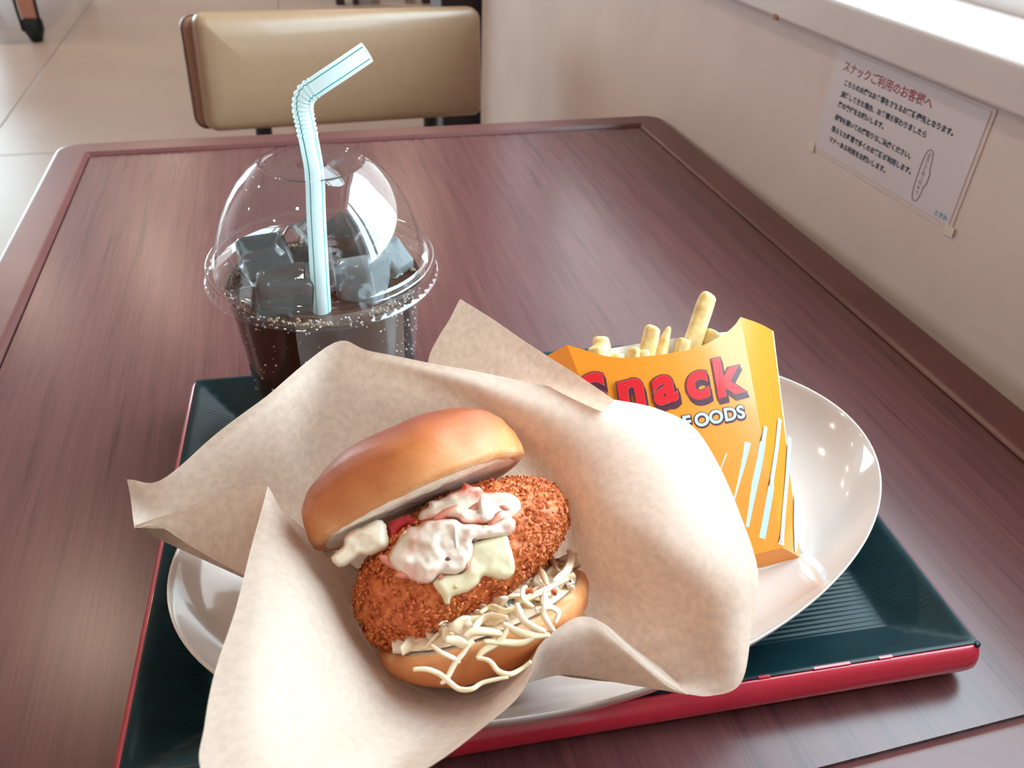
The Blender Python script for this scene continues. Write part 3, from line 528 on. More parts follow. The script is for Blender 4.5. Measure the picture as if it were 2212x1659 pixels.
# ---------------------------------------------------------------- burger
BO = Vector((.0345, .2065, .071)); bR = Vector(BURGER_R); bA = Vector(BURGER_A); bN = Vector(BURGER_N)
def bl(r, a, n): return BO + (bR*r + bA*a + bN*n)/1000
burger = thing('croquette_burger', BO - Vector((0, 0, .045)), 'glossy bun burger with a big breaded croquette, crab salad and cabbage, in the paper bag', 'burger')
def mat_bun():
    t = NT('bun_crust'); tc = t.add('ShaderNodeAttribute'); tc.attribute_name = 'bake'
    v = t.coords(); n1 = t.noise(v, 70, 5, .6); n2 = t.noise(v, 500, 3, .6)
    ad = t.add('ShaderNodeMath', operation='MULTIPLY_ADD'); t.link(n1, ad.inputs[0]); ad.inputs[1].default_value = .42; t.link(tc.outputs['Fac'], ad.inputs[2])
    c = t.ramp(ad.outputs[0], [(.10, (.80, .60, .40)), (.24, (.66, .29, .115)), (.52, (.52, .16, .045)), (.82, (.33, .070, .024)), (1.0, (.23, .042, .018))])
    t.link(c, t.b.inputs['Base Color']); t.b.inputs['Roughness'].default_value = .44; t.b.inputs['Specular IOR Level'].default_value = .36
    t.b.inputs['Subsurface Weight'].default_value = .12; t.b.inputs['Subsurface Radius'].default_value = (1, .4, .2); t.b.inputs['Subsurface Scale'].default_value = .004
    t.bump(n2, .22, .0006); return t.m
BUN = mat_bun(); CRUMB = plain('bun_crumb', (.90, .82, .70), .8, .2, sss=.1, noise_amt=.10, noise_scale=300, bump=.5)
def bun(name, center, axis, roll, profile, bake, cut_idx):
    """profile [(radius mm, height mm)]; faces before cut_idx are cut crumb"""
    ax = axis.normalized(); x = (bR - ax*bR.dot(ax)).normalized(); y = ax.cross(x)
    c = bl(*center); n = 96; V, F = [], []; at = []
    P = []
    for i in range(len(profile)-1):
        (r0, h0), (r1, h1) = profile[i], profile[i+1]
        m = 3
        for k in range(m): P.append((r0+(r1-r0)*k/m, h0+(h1-h0)*k/m, bake[i]+(bake[i+1]-bake[i])*k/m, i < cut_idx))
    P.append((*profile[-1], bake[-1], False))
    for (r, h, bk, cut) in P:
        for k in range(n):
            a = 2*math.pi*k/n
            p = c + (x*math.cos(a) + y*math.sin(a))*(r/1000) + ax*(h/1000)
            q = (p - c)*45; d = noise.noise(q)*.0013 + noise.noise(q*3.1)*.0004
            dirv = (x*math.cos(a) + y*math.sin(a)); sgn = 1 if profile[-1][1] > 0 else -1
            p = p + dirv*d*min(1, r/20) + ax*(noise.noise(q*1.3+Vector((5,5,5)))*.0012*sgn*min(1, abs(h)/8))
            if cut: p += ax*noise.noise(q*5)*.0007
            V.append(p); at.append(bk)
    nP = len(P); mats = []
    for i in range(nP-1):
        for k in range(n):
            F.append((i*n+k, i*n+(k+1) % n, (i+1)*n+(k+1) % n, (i+1)*n+k)); mats.append(1 if P[i][3] and P[i+1][3] else 0)
    o = mesh(name, V, F, [BUN, CRUMB], burger)
    for i, pl in enumerate(o.data.polygons): pl.material_index = mats[i]
    a_ = o.data.attributes.new('bake', 'FLOAT', 'POINT'); a_.data.foreach_set('value', at)
    fix_normals(o); return o
th1, th2 = math.radians(4.5), math.radians(11.0)
axT = bA*math.cos(th1) - bN*math.sin(th1)
axB = (bA*math.cos(math.radians(-6)) + bR*math.sin(math.radians(5))) * math.cos(th2) + bN*math.sin(th2)
bun('top_bun', (1.3, 18.4, 0), axT, 0, [(.3, 1.0), (20, .6), (34, .2), (40.5, 0), (42.6, 1.2), (43.4, 5), (43.0, 10), (41.2, 15), (37.4, 20), (31, 24.6), (23, 27.6), (12, 29.4), (.3, 30)], [0, 0, 0, 0, .03, .16, .30, .42, .56, .68, .74, .78, .8], 3)
bun('bottom_bun', (6.0, -25.2, 0), axB, 0, [(.3, -.6), (20, -.4), (32, -.2), (38.4, 0), (40.2, -1.4), (40.6, -4.5), (39, -9), (35, -13), (28, -16), (15, -17.5), (.3, -17.5)], [0, 0, 0, 0, .10, .20, .26, .24, .30, .4, .4], 3)
# crust flakes on the crown
FLK = plain('crust_flake', (.62, .30, .14), .4)
# croquette
def mat_fry():
    t = NT('breadcrumb_fried'); v = t.coords(); n1 = t.noise(v, 420, 6, .7); n2 = t.noise(v, 90, 4, .6)
    ad = t.add('ShaderNodeMath', operation='MULTIPLY_ADD'); t.link(n2, ad.inputs[0]); ad.inputs[1].default_value = .6; t.link(n1, ad.inputs[2])
    c = t.ramp(ad.outputs[0], [(.50, (.27, .046, .014)), (.72, (.56, .112, .027)), (.93, (.74, .22, .055)), (1.0, (.80, .34, .12))])
    t.link(c, t.b.inputs['Base Color']); t.b.inputs['Roughness'].default_value = .5; t.bump(n1, .5, .0008); return t.m
FRY = mat_fry()
cq_c = (7.0, -4.5, -1.0); roll = math.radians(4.0)
cr = bR*math.cos(roll) + bA*math.sin(roll); ca_ = bA*math.cos(roll) - bR*math.sin(roll)
def cro_surf(d):
    """unit direction (r,a,n) -> local mm semi-axes with a fat left end"""
    e = 21.5 - 3.2*max(-.9, min(.9, d.x)) ; return Vector((43.0*d.x, e*d.y - 5.2*max(0, -d.x), 34.0*d.z))
bm = bmesh.new(); bmesh.ops.create_icosphere(bm, subdivisions=6, radius=1)
cc = bl(*cq_c)
for v in bm.verts:
    d = v.co.normalized(); d2 = Vector((math.copysign(abs(d.x)**.86, d.x), math.copysign(abs(d.y)**.86, d.y), math.copysign(abs(d.z)**.86, d.z)))
    m_ = cro_surf(d2)/1000; p = cc + cr*m_.x + ca_*m_.y + bN*m_.z
    q = p*130; rg = noise.noise(q)*.0016 + noise.noise(q*2.7)*.0012 + noise.noise(q*6.5)*.0009
    v.co = p + (cr*d.x + ca_*d.y + bN*d.z)*rg
V = [v.co.copy() for v in bm.verts]; F = [tuple(v.index for v in f.verts) for f in bm.faces]; bm.free()
croq = mesh('croquette', V, F, FRY, burger)
V, F = [], []
rnd = random.Random(3)
for i in range(6000):
    d = Vector((rnd.gauss(0,1), rnd.gauss(0,1), rnd.gauss(0,1))).normalized()
    if d.z < -.35: continue
    d2 = Vector((math.copysign(abs(d.x)**.86, d.x), math.copysign(abs(d.y)**.86, d.y), math.copysign(abs(d.z)**.86, d.z)))
    m_ = cro_surf(d2)/1000; nrm_ = (cr*d.x/43 + ca_*d.y/18 + bN*d.z/34).normalized(); p = cc + cr*m_.x + ca_*m_.y + bN*m_.z + nrm_*rnd.uniform(-.0002, .0012)
    t1 = nrm_.orthogonal().normalized(); t1 = Matrix.Rotation(rnd.uniform(0, 6.28), 3, nrm_) @ t1; t2 = nrm_.cross(t1)
    t1 = (t1 + nrm_*rnd.uniform(-.2, .55)).normalized(); L = rnd.uniform(.0008, .0026); w = rnd.uniform(.0004, .0011); b0 = len(V)
    V += [p - t1*L*.4, p + t2*w, p + t1*L*.6 + nrm_*w*.3, p - t2*w, p + nrm_*w*.9]
    F += [(b0, b0+1, b0+4), (b0+1, b0+2, b0+4), (b0+2, b0+3, b0+4), (b0+3, b0, b0+4)]
o = mesh('breadcrumbs', V, F, FRY, burger, False); tag(o, kind='stuff')

# sauces: blobs lying over the croquette front, cut to their own outlines
from mathutils.bvhtree import BVHTree
_bm = bmesh.new(); bmesh.ops.create_icosphere(_bm, subdivisions=5, radius=1)
for v in _bm.verts:
    d = v.co.normalized(); m_ = cro_surf(Vector((math.copysign(abs(d.x)**.86, d.x), math.copysign(abs(d.y)**.86, d.y), math.copysign(abs(d.z)**.86, d.z))))/1000
    v.co = cc + cr*m_.x + ca_*m_.y + bN*m_.z - ROOT[burger]
_bv = BVHTree.FromBMesh(_bm); _bm.free(); _off = ROOT[burger]
def front_n(r, a, floor_n):
    o_ = bl(r, a, 80) - _off; h = _bv.ray_cast(o_, -bN)
    if h[0] is None: return floor_n
    return max(floor_n, ((h[0] + _off - BO).dot(bN))*1000)
def poly_sd(p, poly):
    ins = False; best = 1e9; n = len(poly); x, y = p
    for i in range(n):
        x0, y0 = poly[i]; x1, y1 = poly[(i+1) % n]
        if (y0 > y) != (y1 > y) and x < (x1-x0)*(y-y0)/(y1-y0)+x0: ins = not ins
        dx, dy = x1-x0, y1-y0; t = max(0, min(1, ((x-x0)*dx+(y-y0)*dy)/(dx*dx+dy*dy+1e-12)))
        best = min(best, (x-x0-t*dx)**2+(y-y0-t*dy)**2)
    return math.sqrt(best)*(1 if ins else -1)
def smooth_poly(P, sub=4):
    n = len(P); out = []
    for i in range(n):
        a, b, c, d = (Vector((*P[(i+k) % n], 0)) for k in (-1, 0, 1, 2))
        for k in range(sub): q = crom(a, b, c, d, k/sub); out.append((q.x, q.y))
    return out
def blob(name, poly, mat, thick, floor_n, lump, seed, base=0.0, st=.42, edge=2.2, holes=()):
    """closed lump: upper surface bulges from the outline, lower surface follows what it lies on"""
    P = smooth_poly(poly); xs_ = [p[0] for p in P]; ys_ = [p[1] for p in P]
    x0_, y0_ = min(xs_)-st, min(ys_)-st; nx_ = int((max(xs_)-x0_)/st)+3; ny_ = int((max(ys_)-y0_)/st)+3
    idx = {}; V, F = [], []; top = {}
    fl = {}
    for j in range(ny_):
        for i in range(nx_):
            x, y = x0_+i*st, y0_+j*st; d = poly_sd((x, y), P)
            if d < -st*.9: continue
            # pull the outermost ring onto the outline
            k = max(0, min(1, d/edge)); hgt = thick*math.sqrt(max(0, 1-(1-k)**2))
            q = Vector((x, y, seed))*.22
            hgt += lump*k*(noise.noise(q*.8)+.4*noise.noise(q*1.7)+.10*noise.noise(q*5.0))
            nb = front_n(x, y, floor_n) + base
            top[(i, j)] = (len(V)); V.append(bl(x, y, nb+max(.15, hgt))); fl[(i, j)] = (x, y, nb)
    n0 = len(V); bot = {}
    for kx, (x, y, nb) in fl.items(): bot[kx] = len(V); V.append(bl(x, y, nb-.8))
    cells = {(i, j) for (i, j) in top if (i+1, j) in top and (i+1, j+1) in top and (i, j+1) in top}
    seen = set(); best = []
    for s0 in sorted(cells):
        if s0 in seen: continue
        comp = [s0]; seen.add(s0)
        for q in comp:
            for d_ in ((1, 0), (-1, 0), (0, 1), (0, -1)):
                w_ = (q[0]+d_[0], q[1]+d_[1])
                if w_ in cells and w_ not in seen: seen.add(w_); comp.append(w_)
        if len(comp) > len(best): best = comp
    cells = set(best)
    edges = {}
    for (i, j) in list(top):
        c = [(i, j), (i+1, j), (i+1, j+1), (i, j+1)]
        if (i, j) in cells:
            F.append(tuple(top[q] for q in c)); F.append(tuple(bot[q] for q in reversed(c)))
            for a in range(4):
                e = (c[a], c[(a+1) % 4]); 
                if (e[1], e[0]) in edges: del edges[(e[1], e[0])]
                else: edges[e] = 1
    for (a, b) in edges: F.append((top[b], top[a], bot[a], bot[b]))
    used = sorted({i for f in F for i in f}); re_ = {o_: n_ for n_, o_ in enumerate(used)}
    V = [V[i] for i in used]; F = [tuple(re_[i] for i in f) for f in F]
    o = mesh(name, V, F, mat, burger)
    m = o.modifiers.new('smooth', 'SMOOTH'); m.factor = .5; m.iterations = 8
    return o
def mat_salad(name, pink, seed, lo=.50, hi=.60, cream=(.80, .74, .68)):
    t = NT(name); v = t.coords((1, 1, 1)); 
    n1 = t.noise(v, 95, 3, .55); n2 = t.noise(v, 700, 3, .6)
    mp = v.node; mp.inputs['Location'].default_value = (seed, seed*.3, 0)
    t.link(t.ramp(n1, [(lo-.12, cream), (lo, tuple(c*.98 for c in cream)), (hi, (.82, .44, .36)), (hi+.10, pink)]), t.b.inputs['Base Color'])
    t.b.inputs['Roughness'].default_value = .22; t.b.inputs['Subsurface Weight'].default_value = .25; t.b.inputs['Subsurface Radius'].default_value = (1, .5, .4); t.b.inputs['Subsurface Scale'].default_value = .003
    t.bump(n2, .05, .0006); return t.m
SAL1 = mat_salad('crab_salad', (.72, .16, .10), .03, .52, .64, (.82, .70, .61)); SAL2 = mat_salad('crab_salad_pink', (.70, .15, .09), .11, .44, .55, (.82, .69, .59)); MAYOM = plain('egg_mayonnaise', (.80, .72, .50), .2, .5, sss=.3, noise_amt=.05, noise_scale=150)
CRABM = plain('crab_stick_red', (.50, .035, .045), .3, .5, noise_amt=.4, noise_scale=220, bump=.3, sss=.1); CRABP = plain('crab_stick_pink', (.76, .27, .20), .3, .5, noise_amt=.25, noise_scale=160, bump=.3, sss=.2)
blob('crab_stick', CRAB_DARK, CRABM, 3.0, 16, 1.0, 1.0)
blob('sauce_under_bun', SALAD_LEFT, mat_salad('white_sauce', (.62, .10, .09), .2, .60, .70, (.83, .74, .59)), 5.0, 20, 1.4, 2.0)
blob('mayonnaise', MAYO, MAYOM, 3.2, 8, .8, 3.0)
blob('crab_salad', SALAD_TOP, SAL2, 4.6, 18, 1.7, 4.0)
blob('crab_salad', SALAD_MAIN, SAL1, 5.4, 14, 1.9, 5.0, .6)
# red flakes of crab lying in the salad; dark ones paint its gap's shade
def flake(r, a, L, w, ang, mat, n_up, name='salad_flake'):
    nb = front_n(r, a, 16) + n_up; c_, s_ = math.cos(ang), math.sin(ang); V = []
    F = []
    m = 9
    for i in range(m):
        t = -1 + 2*i/(m-1); ww = w*math.sqrt(max(.02, 1-t*t)); cx_ = r + t*L*c_; ca2 = a + t*L*s_; nz = nb - 1.0*t*t + .3*noise.noise(Vector((r, a, i*.8)))
        for sgn, up in ((-1, 0), (0, .8), (1, 0), (0, -.6)): V.append(bl(cx_ - s_*ww*sgn, ca2 + c_*ww*sgn, nz + up*w*.6))
    for i in range(m-1):
        for k in range(4): F.append((i*4+k, i*4+(k+1) % 4, (i+1)*4+(k+1) % 4, (i+1)*4+k))
    F.append((3, 2, 1, 0)); F.append(tuple((m-1)*4+k for k in range(4)))
    return fix_normals(mesh(name, V, F, mat, burger))
SHD = plain('salad_gap_shade', (.16, .06, .07), .4); SHG = plain('salad_grey_shred', (.50, .40, .40), .4); SHY = plain('egg_crumb', (.80, .58, .26), .4)  # the dark flake colour stands in for shade in a salad gap
for (r, a, L, w, g, m_, up) in FLAKES: flake(r, a, L, w, math.radians(g), {'p': CRABP, 'r': CRABM, 's': SAL1, 'd': SHD, 'g': SHG, 'y': SHY}[m_], up)

# shredded cabbage
CAB = []
for k, c in enumerate(((.90, .71, .50), (.91, .74, .56), (.88, .70, .46))):
    t = plain('cabbage_%s' % 'abc'[k], c, .35, .45, sss=.25, noise_amt=.06, noise_scale=120); CAB.append(t)
def shred(path, w, k, th=.5):
    pts = cr_line([bl(*p) for p in path], 6); T, N, B = frames(pts); V, F = [], []
    n = len(pts)
    for i, p in enumerate(pts):
        t = i/(n-1); ww = w/1000*.5*(.45+.55*math.sin(math.pi*min(1, max(0, .12+.8*t))))
        f_ = (bN - T[i]*bN.dot(T[i])).normalized(); s_ = T[i].cross(f_)
        tw = .5*math.sin(3*t + k); f2 = f_*math.cos(tw) + s_*math.sin(tw); s2 = T[i].cross(f2)
        h = th/1000*.5
        for a, b in ((-1, -1), (-.6, 1.2), (.6, 1.2), (1, -1)): V.append(p + s2*ww*a + f2*h*b)
    for i in range(n-1):
        for j in range(4): F.append((i*4+j, i*4+(j+1) % 4, (i+1)*4+(j+1) % 4, (i+1)*4+j))
    F.append((3, 2, 1, 0)); F.append(tuple((n-1)*4+j for j in range(4)))
    return fix_normals(mesh('cabbage_shred', V, F, CAB[k % 3], burger))
for k, (p, w) in enumerate(SHREDS): shred(p, w, k)
rnd = random.Random(11)
bc = Vector((6.2, -27.5, 0)); ex = Vector((1, -.10, 0)).normalized(); 
for k in range(130):
    # random strands and wider leaf pieces heaped on the bottom bun's cut face
    wide = k % 5 < 2
    r0 = rnd.uniform(-32, 38); n0 = rnd.uniform(-8, 38)
    if ((r0)**2 + n0**2) > 36.5**2: continue
    ang = rnd.uniform(-.5, math.pi*.72) if wide else rnd.uniform(0, math.pi); L = rnd.uniform(9, 15) if wide else rnd.uniform(8, 18); hp = (3.2 + rnd.random()*2.6 if wide else 3.4 + rnd.random()*3.2)*(1 - abs(r0)/75)
    pts = []
    for i in range(5):
        t = i/4 - .5; r = r0 + L*t*math.cos(ang) + rnd.uniform(-1, 1); n_ = n0 + L*t*math.sin(ang) + rnd.uniform(-1, 1)
        n_ = min(n_, 39.5 - max(0, abs(r)-20)*.4)
        a = -24.5 - .09*r - .194*n_ + hp + (.7 if wide else 1.3)*math.sin(6*t + k)
        pts.append((6.0 + r, a - .5, n_))
    shred(pts, rnd.uniform(5, 9.5) if wide else rnd.uniform(1.4, 3.4), k, .4)
# soft mound under the strands
blobm = []
V, F = [], []; n = 60
for i in range(14):
    f_ = i/13
    for k in range(n):
        g = 2*math.pi*k/n; rr = 36.6*f_; r = rr*math.cos(g); n_ = rr*math.sin(g); q = Vector((r, n_, 3))*.13
        hh = (5.0*(1-f_**4) + .2) + 1.6*(1-f_)*noise.noise(q*2) + 1.2*noise.noise(q*5)*(1-f_**4)
        V.append(bl(6.2+r, -24.5 - .09*r - .194*n_ + hh, n_))
F = [(i*n+k, i*n+(k+1) % n, (i+1)*n+(k+1) % n, (i+1)*n+k) for i in range(13) for k in range(n)]
o = mesh('cabbage_heap', V, F, CAB[1], burger); tag(o, kind='stuff'); fix_normals(o)
# loose crumbs of breading on the cabbage
for (r, a, n_) in ((20, -28.0, 30), (21.5, -28.6, 31), (22.5, -29.2, 32), (29, -32.0, 36)):
    bmc = bmesh.new(); bmesh.ops.create_icosphere(bmc, subdivisions=2, radius=.0011)
    for v in bmc.verts: v.co *= 1 + .5*noise.noise(v.co*1500 + Vector((r, a, n_)))
    V = [bl(r, a+4.0, n_) + v.co for v in bmc.verts]; F = [tuple(v.index for v in f.verts) for f in bmc.faces]; bmc.free()
    mesh('loose_crumb', V, F, FRY, burger)

# ---------------------------------------------------------------- fries and their carton
BX = {k: Vector(v)/1000 for k, v in BOX.items()}
FTR, FTL, FBR, BTR, BBR = BX['FTR'], BX['FTL'], BX['FBR'], BX['BTR'], BX['BBR']
wdir = (FTL-FTR).normalized(); udir = (FTR-FBR).normalized(); sdir = (BTR-FTR).normalized()
FBL = FBR + wdir*.060
fnrm = wdir.cross(udir).normalized()
if fnrm.y > 0: fnrm = -fnrm
def mirror(p, mid_t, mid_b):
    return p
BTL = FTL + (BTR - FTR) - (BTR-FTR).dot(wdir)*wdir*2; BBL = FBL + (BBR-FBR) - (BBR-FBR).dot(wdir)*wdir*2
def mat_card():
    t = NT('orange_card'); t.b.inputs['Base Color'].default_value = (.78, .26, .018, 1); t.b.inputs['Roughness'].default_value = .32; t.b.inputs['Specular IOR Level'].default_value = .3; t.b.inputs['Coat Weight'].default_value = .5; t.b.inputs['Coat Roughness'].default_value = .10
    v = t.coords(); t.bump(t.noise(v, 900, 3), .05, .0003); return t.m
CARD = mat_card(); CARDIN = plain('white_card', (.74, .70, .66), .5)
box_ = thing('fries_carton', (FBR+FBL)/2 + Vector((0, 0, -.010)), 'orange paper fries carton with red lettering and pale stripes, leaning on the plate', 'carton')
dips = [(0, 0), (.173, 8), (.28, 10.5), (.467, 11.4), (.627, 11.3), (.76, 9.8), (.893, 6.2), (.96, 3), (1, 0)]
def dip(f):
    for (a, x), (b, y) in zip(dips, dips[1:]):
        if f <= b: return (x + (y-x)*(f-a)/(b-a))/1000
    return 0
def panel(name, TLp, TRp, BRp, BLp, out, dipk, nu=24, nv=14, bulge=0.0, mat=CARD, inner=True):
    V, F = [], []; th = .0004
    for layer in (0, 1):
        for j in range(nv+1):
            v = j/nv
            for i in range(nu+1):
                u = i/nu; t = TLp.lerp(TRp, u); b = BLp.lerp(BRp, u); L = (t-b).length
                t2 = t - (t-b).normalized()*dip(u)*dipk
                V.append(b.lerp(t2, v) + out*(bulge*math.sin(math.pi*u)*(.35+.65*v)) - out*(th*layer))
    n1 = nu+1; m = n1*(nv+1); mi = []
    for j in range(nv):
        for i in range(nu):
            q = (j*n1+i, j*n1+i+1, (j+1)*n1+i+1, (j+1)*n1+i); F.append(q); mi.append(0); F.append(tuple(x+m for x in reversed(q))); mi.append(1)
    def strip(ids):
        for a, b in zip(ids, ids[1:]): F.append((a, b, b+m, a+m)); mi.append(1)
    strip([j*n1 for j in range(nv+1)]); strip([j*n1+nu for j in range(nv+1)]); strip(list(range(nu+1))); strip([nv*n1+i for i in range(nu+1)])
    o = mesh(name, V, F, [mat, CARDIN], box_)
    for p, k in zip(o.data.polygons, mi): p.material_index = k
    autosmooth(o, 30); return o
BUL = .0035
panel('front_panel', FTL, FTR, FBR, FBL, fnrm, 1, bulge=BUL)
bnrm = -fnrm
panel('back_panel', BTR, BTL, BBL, BBR, bnrm, -.4, bulge=.002)
snr = (BTR-FTR).cross(FBR-FTR).normalized()
if snr.dot(wdir) > 0: snr = -snr
panel('side_panel', FTR, BTR, BBR, FBR, snr, 0, 6, 14, .0012)
snl = Vector(snr) - 2*snr.dot(wdir)*wdir
panel('side_panel', BTL, FTL, FBL, BBL, snl, 0, 6, 14, .0)
panel('base_panel', FBL, FBR, BBR, BBL, (-udir), 0, 8, 3, .0)
def on_front(w, u, lift=.0003):
    f = 1 - w/90.0
    bl_ = BUL*math.sin(math.pi*max(0, min(1, f)))*(.35+.65*max(0, min(1, u/101)))
    return FBR + wdir*(w/1000) + udir*(u/1000) + fnrm*(bl_ + lift)
# lettering (flat print on the card)
RED = plain('print_red', (.62, .012, .022), .22, .5, coat=.4); MAR = plain('print_maroon', (.085, .022, .040), .22, .5, coat=.4); WHT = plain('print_pale_blue', (.50, .72, .84), .25, .5, coat=.4); PINK = plain('print_keyline', (.70, .16, .14), .3)
ROT = math.radians(4.2)
def text_front(w0, u0, lift, sx=1.0):
    c_, s_ = math.cos(ROT), math.sin(ROT)
    def pl(x, y, z):
        X, Y = x*sx*1000, y*1000; return on_front(w0 - (X*c_ - Y*s_), u0 + X*s_*-1.0*-1.0*0 + (-X*s_*0 + Y*c_) + 0, lift)
    return pl
def letter(name, ch_, w0, u0, size, mat, off, lift, sx=1.0, tilt=0):
    """bold glyph thickened by a round outline, laid on the front panel"""
    cu = bpy.data.curves.new(name, 'FONT'); cu.body = ch_; cu.size = size; cu.offset = off; cu.resolution_u = 6
    to = bpy.data.objects.new('src', cu); COL.objects.link(to); dg = bpy.context.evaluated_depsgraph_get(); me = bpy.data.meshes.new_from_object(to.evaluated_get(dg))
    V = []
    for v in me.vertices:
        X, Y = v.co.x*sx*1000, v.co.y*1000; V.append(on_front(w0 - X, u0 + Y + X*tilt, lift))
    F = [tuple(p.vertices) for p in me.polygons]; w = max(v.co.x for v in me.vertices)*sx*1000
    bpy.data.objects.remove(to); bpy.data.curves.remove(cu); bpy.data.meshes.remove(me)
    return mesh(name, V, F, mat, box_, False), w
SN = [('S', 82.0, 74.6), ('n', 65.8, 74.4), ('a', 49.4, 73.6), ('c', 33.6, 72.8), ('k', 19.4, 72.0)]
for c, w0, u0 in SN:
    for q in range(7): letter('lettering_shadow', c, w0 - q*.14 + .4, u0 - q*.42, .0232, MAR, .0014, .00035 + .00001*(7-q), 1.08, .06)
    letter('lettering_outline', c, w0+.4, u0, .0232, MAR, .0015, .00050, 1.08, .06)
    letter('lettering_keyline', c, w0+.4, u0, .0232, PINK, .00102, .00060, 1.08, .06)
    letter('lettering', c, w0+.4, u0, .0232, RED, .00085, .00072, 1.08, .06)
for c, w0 in zip('FOODS', (38.6, 32.8, 25.6, 18.0, 11.2)):
    for q in range(4): letter('caption_shadow', c, w0 - q*.10, 60.6 - q*.22, .0080, MAR, .00062, .00035 + .00001*(4-q), 1.12, -.02)
    letter('caption', c, w0, 60.6, .0080, WHT, .00026, .0006, 1.12, -.02)
# stripes
def on_side(s, u): return FBR + sdir*(s/1000) + udir*(u/1000) + snr*.0003 + snr*.0012*math.sin(math.pi*max(0, min(1, s/26)))*(.35+.65*u/101)
for st_ in STRIPES:
    pts = []
    for (a, x, y), (b, x2, y2) in zip(st_, st_[1:]):
        for k in range(6):
            t = k/6
            if a == b: pts.append((a, x+(x2-x)*t, y+(y2-y)*t))
            else:     # crossing the fold
                k0 = x/(x+x2+1e-6); u_ = y+(y2-y)*t
                pts.append((a, x*(1-t/k0), u_) if t < k0 else (b, x2*(t-k0)/(1-k0), u_))
    pts.append(st_[-1])
    P = [on_side(x, max(.2, y)) if a == 'S' else on_front(x, max(.2, y)) for a, x, y in pts]
    nr = [snr if a == 'S' else fnrm for a, x, y in pts]; V, F = [], []; wd = .0015
    for i, p in enumerate(P):
        t = (P[min(i+1, len(P)-1)] - P[max(i-1, 0)]).normalized(); s_ = t.cross(nr[i]).normalized()
        V += [p - s_*wd, p + s_*wd]
    F = [(2*i, 2*i+1, 2*i+3, 2*i+2) for i in range(len(P)-1)]
    mesh('stripe', V, F, WHT, box_, False)
def mat_pot():
    t = NT('fried_potato'); v = t.coords(); n1 = t.noise(v, 160, 4, .6)
    t.link(t.ramp(n1, [(.32, (.62, .36, .12)), (.55, (.80, .58, .25)), (.72, (.86, .68, .36))]), t.b.inputs['Base Color']); t.b.inputs['Roughness'].default_value = .45
    t.b.inputs['Subsurface Weight'].default_value = .2; t.b.inputs['Subsurface Radius'].default_value = (1, .6, .25); t.b.inputs['Subsurface Scale'].default_value = .004
    t.bump(t.noise(v, 600, 4, .65), .35, .0006); return t.m
POT = mat_pot()
flab = ['tallest thick potato chip, standing upright near the carton\'s right corner', 'blunt chip in the middle of the carton, leaning left of a pointed one', 'pointed wedge-like chip in the middle of the carton', 'square-ended browned chip at the back left of the carton', 'pale rounded chip at the front left of the carton', 'low brownish chip end just left of the middle', 'short chip stub beside the tallest chip, on its left', 'rounded chip end low at the carton\'s right corner', 'low chip end in front of the middle pair', 'low chip end between the left pair and the middle']
for i, (tip, base, w) in enumerate(FRIES):
    tip, base = Vector(tip)/1000, Vector(base)/1000; d = (tip-base).normalized(); base = tip - d*.062
    rr = random.Random(i); path = [base.lerp(tip, t) + Vector((rr.uniform(-1,1), rr.uniform(-1,1), rr.uniform(-1,1)))*.0006 for t in (0, .25, .5, .72, .9, .97, 1.0)]
    T, N, B = frames(path); V, F = [], []; ang = rr.uniform(-.4, .4); w2 = w/2000
    for k, p in enumerate(path):
        s_ = (1, 1, 1, 1.0, .98 if i != 2 else .5, .95 if i != 2 else .3, .86 if i != 2 else .12)[k]
        for q in range(12):
            a = 2*math.pi*q/12 + ang; sq = .92/max(abs(math.cos(a-ang-.0)), abs(math.sin(a-ang))); sq = min(sq, 1.34)
            V.append(p + (N[k]*math.cos(a) + B[k]*math.sin(a))*(w2*s_*sq*(1+.08*noise.noise(p*300+Vector((q, i, 0))))))
    n = 12
    for k in range(len(path)-1):
        for q in range(n): F.append((k*n+q, k*n+(q+1) % n, (k+1)*n+(q+1) % n, (k+1)*n+q))
    F.append(tuple(range(n-1, -1, -1))); F.append(tuple((len(path)-1)*n+q for q in range(n)))
    o = mesh('french_fry', V, F, POT, None, True, origin=base); fix_normals(o); sbd = o.modifiers.new('sub', 'SUBSURF'); sbd.levels = 1; sbd.render_levels = 2
    tag(o, flab[i], 'fries', 'french fries in the orange carton')

# ---------------------------------------------------------------- iced drink
CX, CY = .0072, .3700
PET = mat_thin('clear_plastic', (.965, .98, .985), .025, 1.78)
def mat_cola():
    t = NT('cola'); t.b.inputs['Base Color'].default_value = (.045, .014, .008, 1); t.b.inputs['Roughness'].default_value = .07; t.b.inputs['IOR'].default_value = 1.3
    return t.m
COLA = mat_cola()
cup = thing('plastic_cup', (CX, CY, FLZ+.001), 'clear plastic cup of iced cola with domed lid, on the tray\'s far left', 'cup')
V, F = revolve([(.0025, .0081), (.034, .0081), (.0372, .0092), (.0382, .016), (.0418, .035), (.0440, .060), (.0468, .090), (.0488, .1035), (.0500, .1085), (.0515, .1095), (.0520, .1105)], 96, CX, CY)
fix_normals(mesh('cup_body', V, F, PET, cup))
V, F = revolve([(.0005, .0102), (.0335, .0102), (.0366, .0112), (.0376, .017), (.0412, .0355), (.0434, .060), (.0462, .090), (.0472, .1000), (.0478, .1022), (.0466, .1012), (.0450, .1008), (.0005, .1008)], 96, CX, CY)
fix_normals(mesh('cola', V, F, COLA, cup))
def skirt(i, a): return (.0007*(1 if (a*62/(2*math.pi)) % 1 < .5 else -1)*(1-abs(((a*62/(2*math.pi)) % .5)*4-1))) if i in (9, 10) else 0
dome = [(.0070, .1603), (.0120, .1606), (.0210, .1604), (.0226, .1608), (.0236, .1622), (.0244, .1619), (.0292, .1583), (.0345, .1530), (.0398, .1455)]
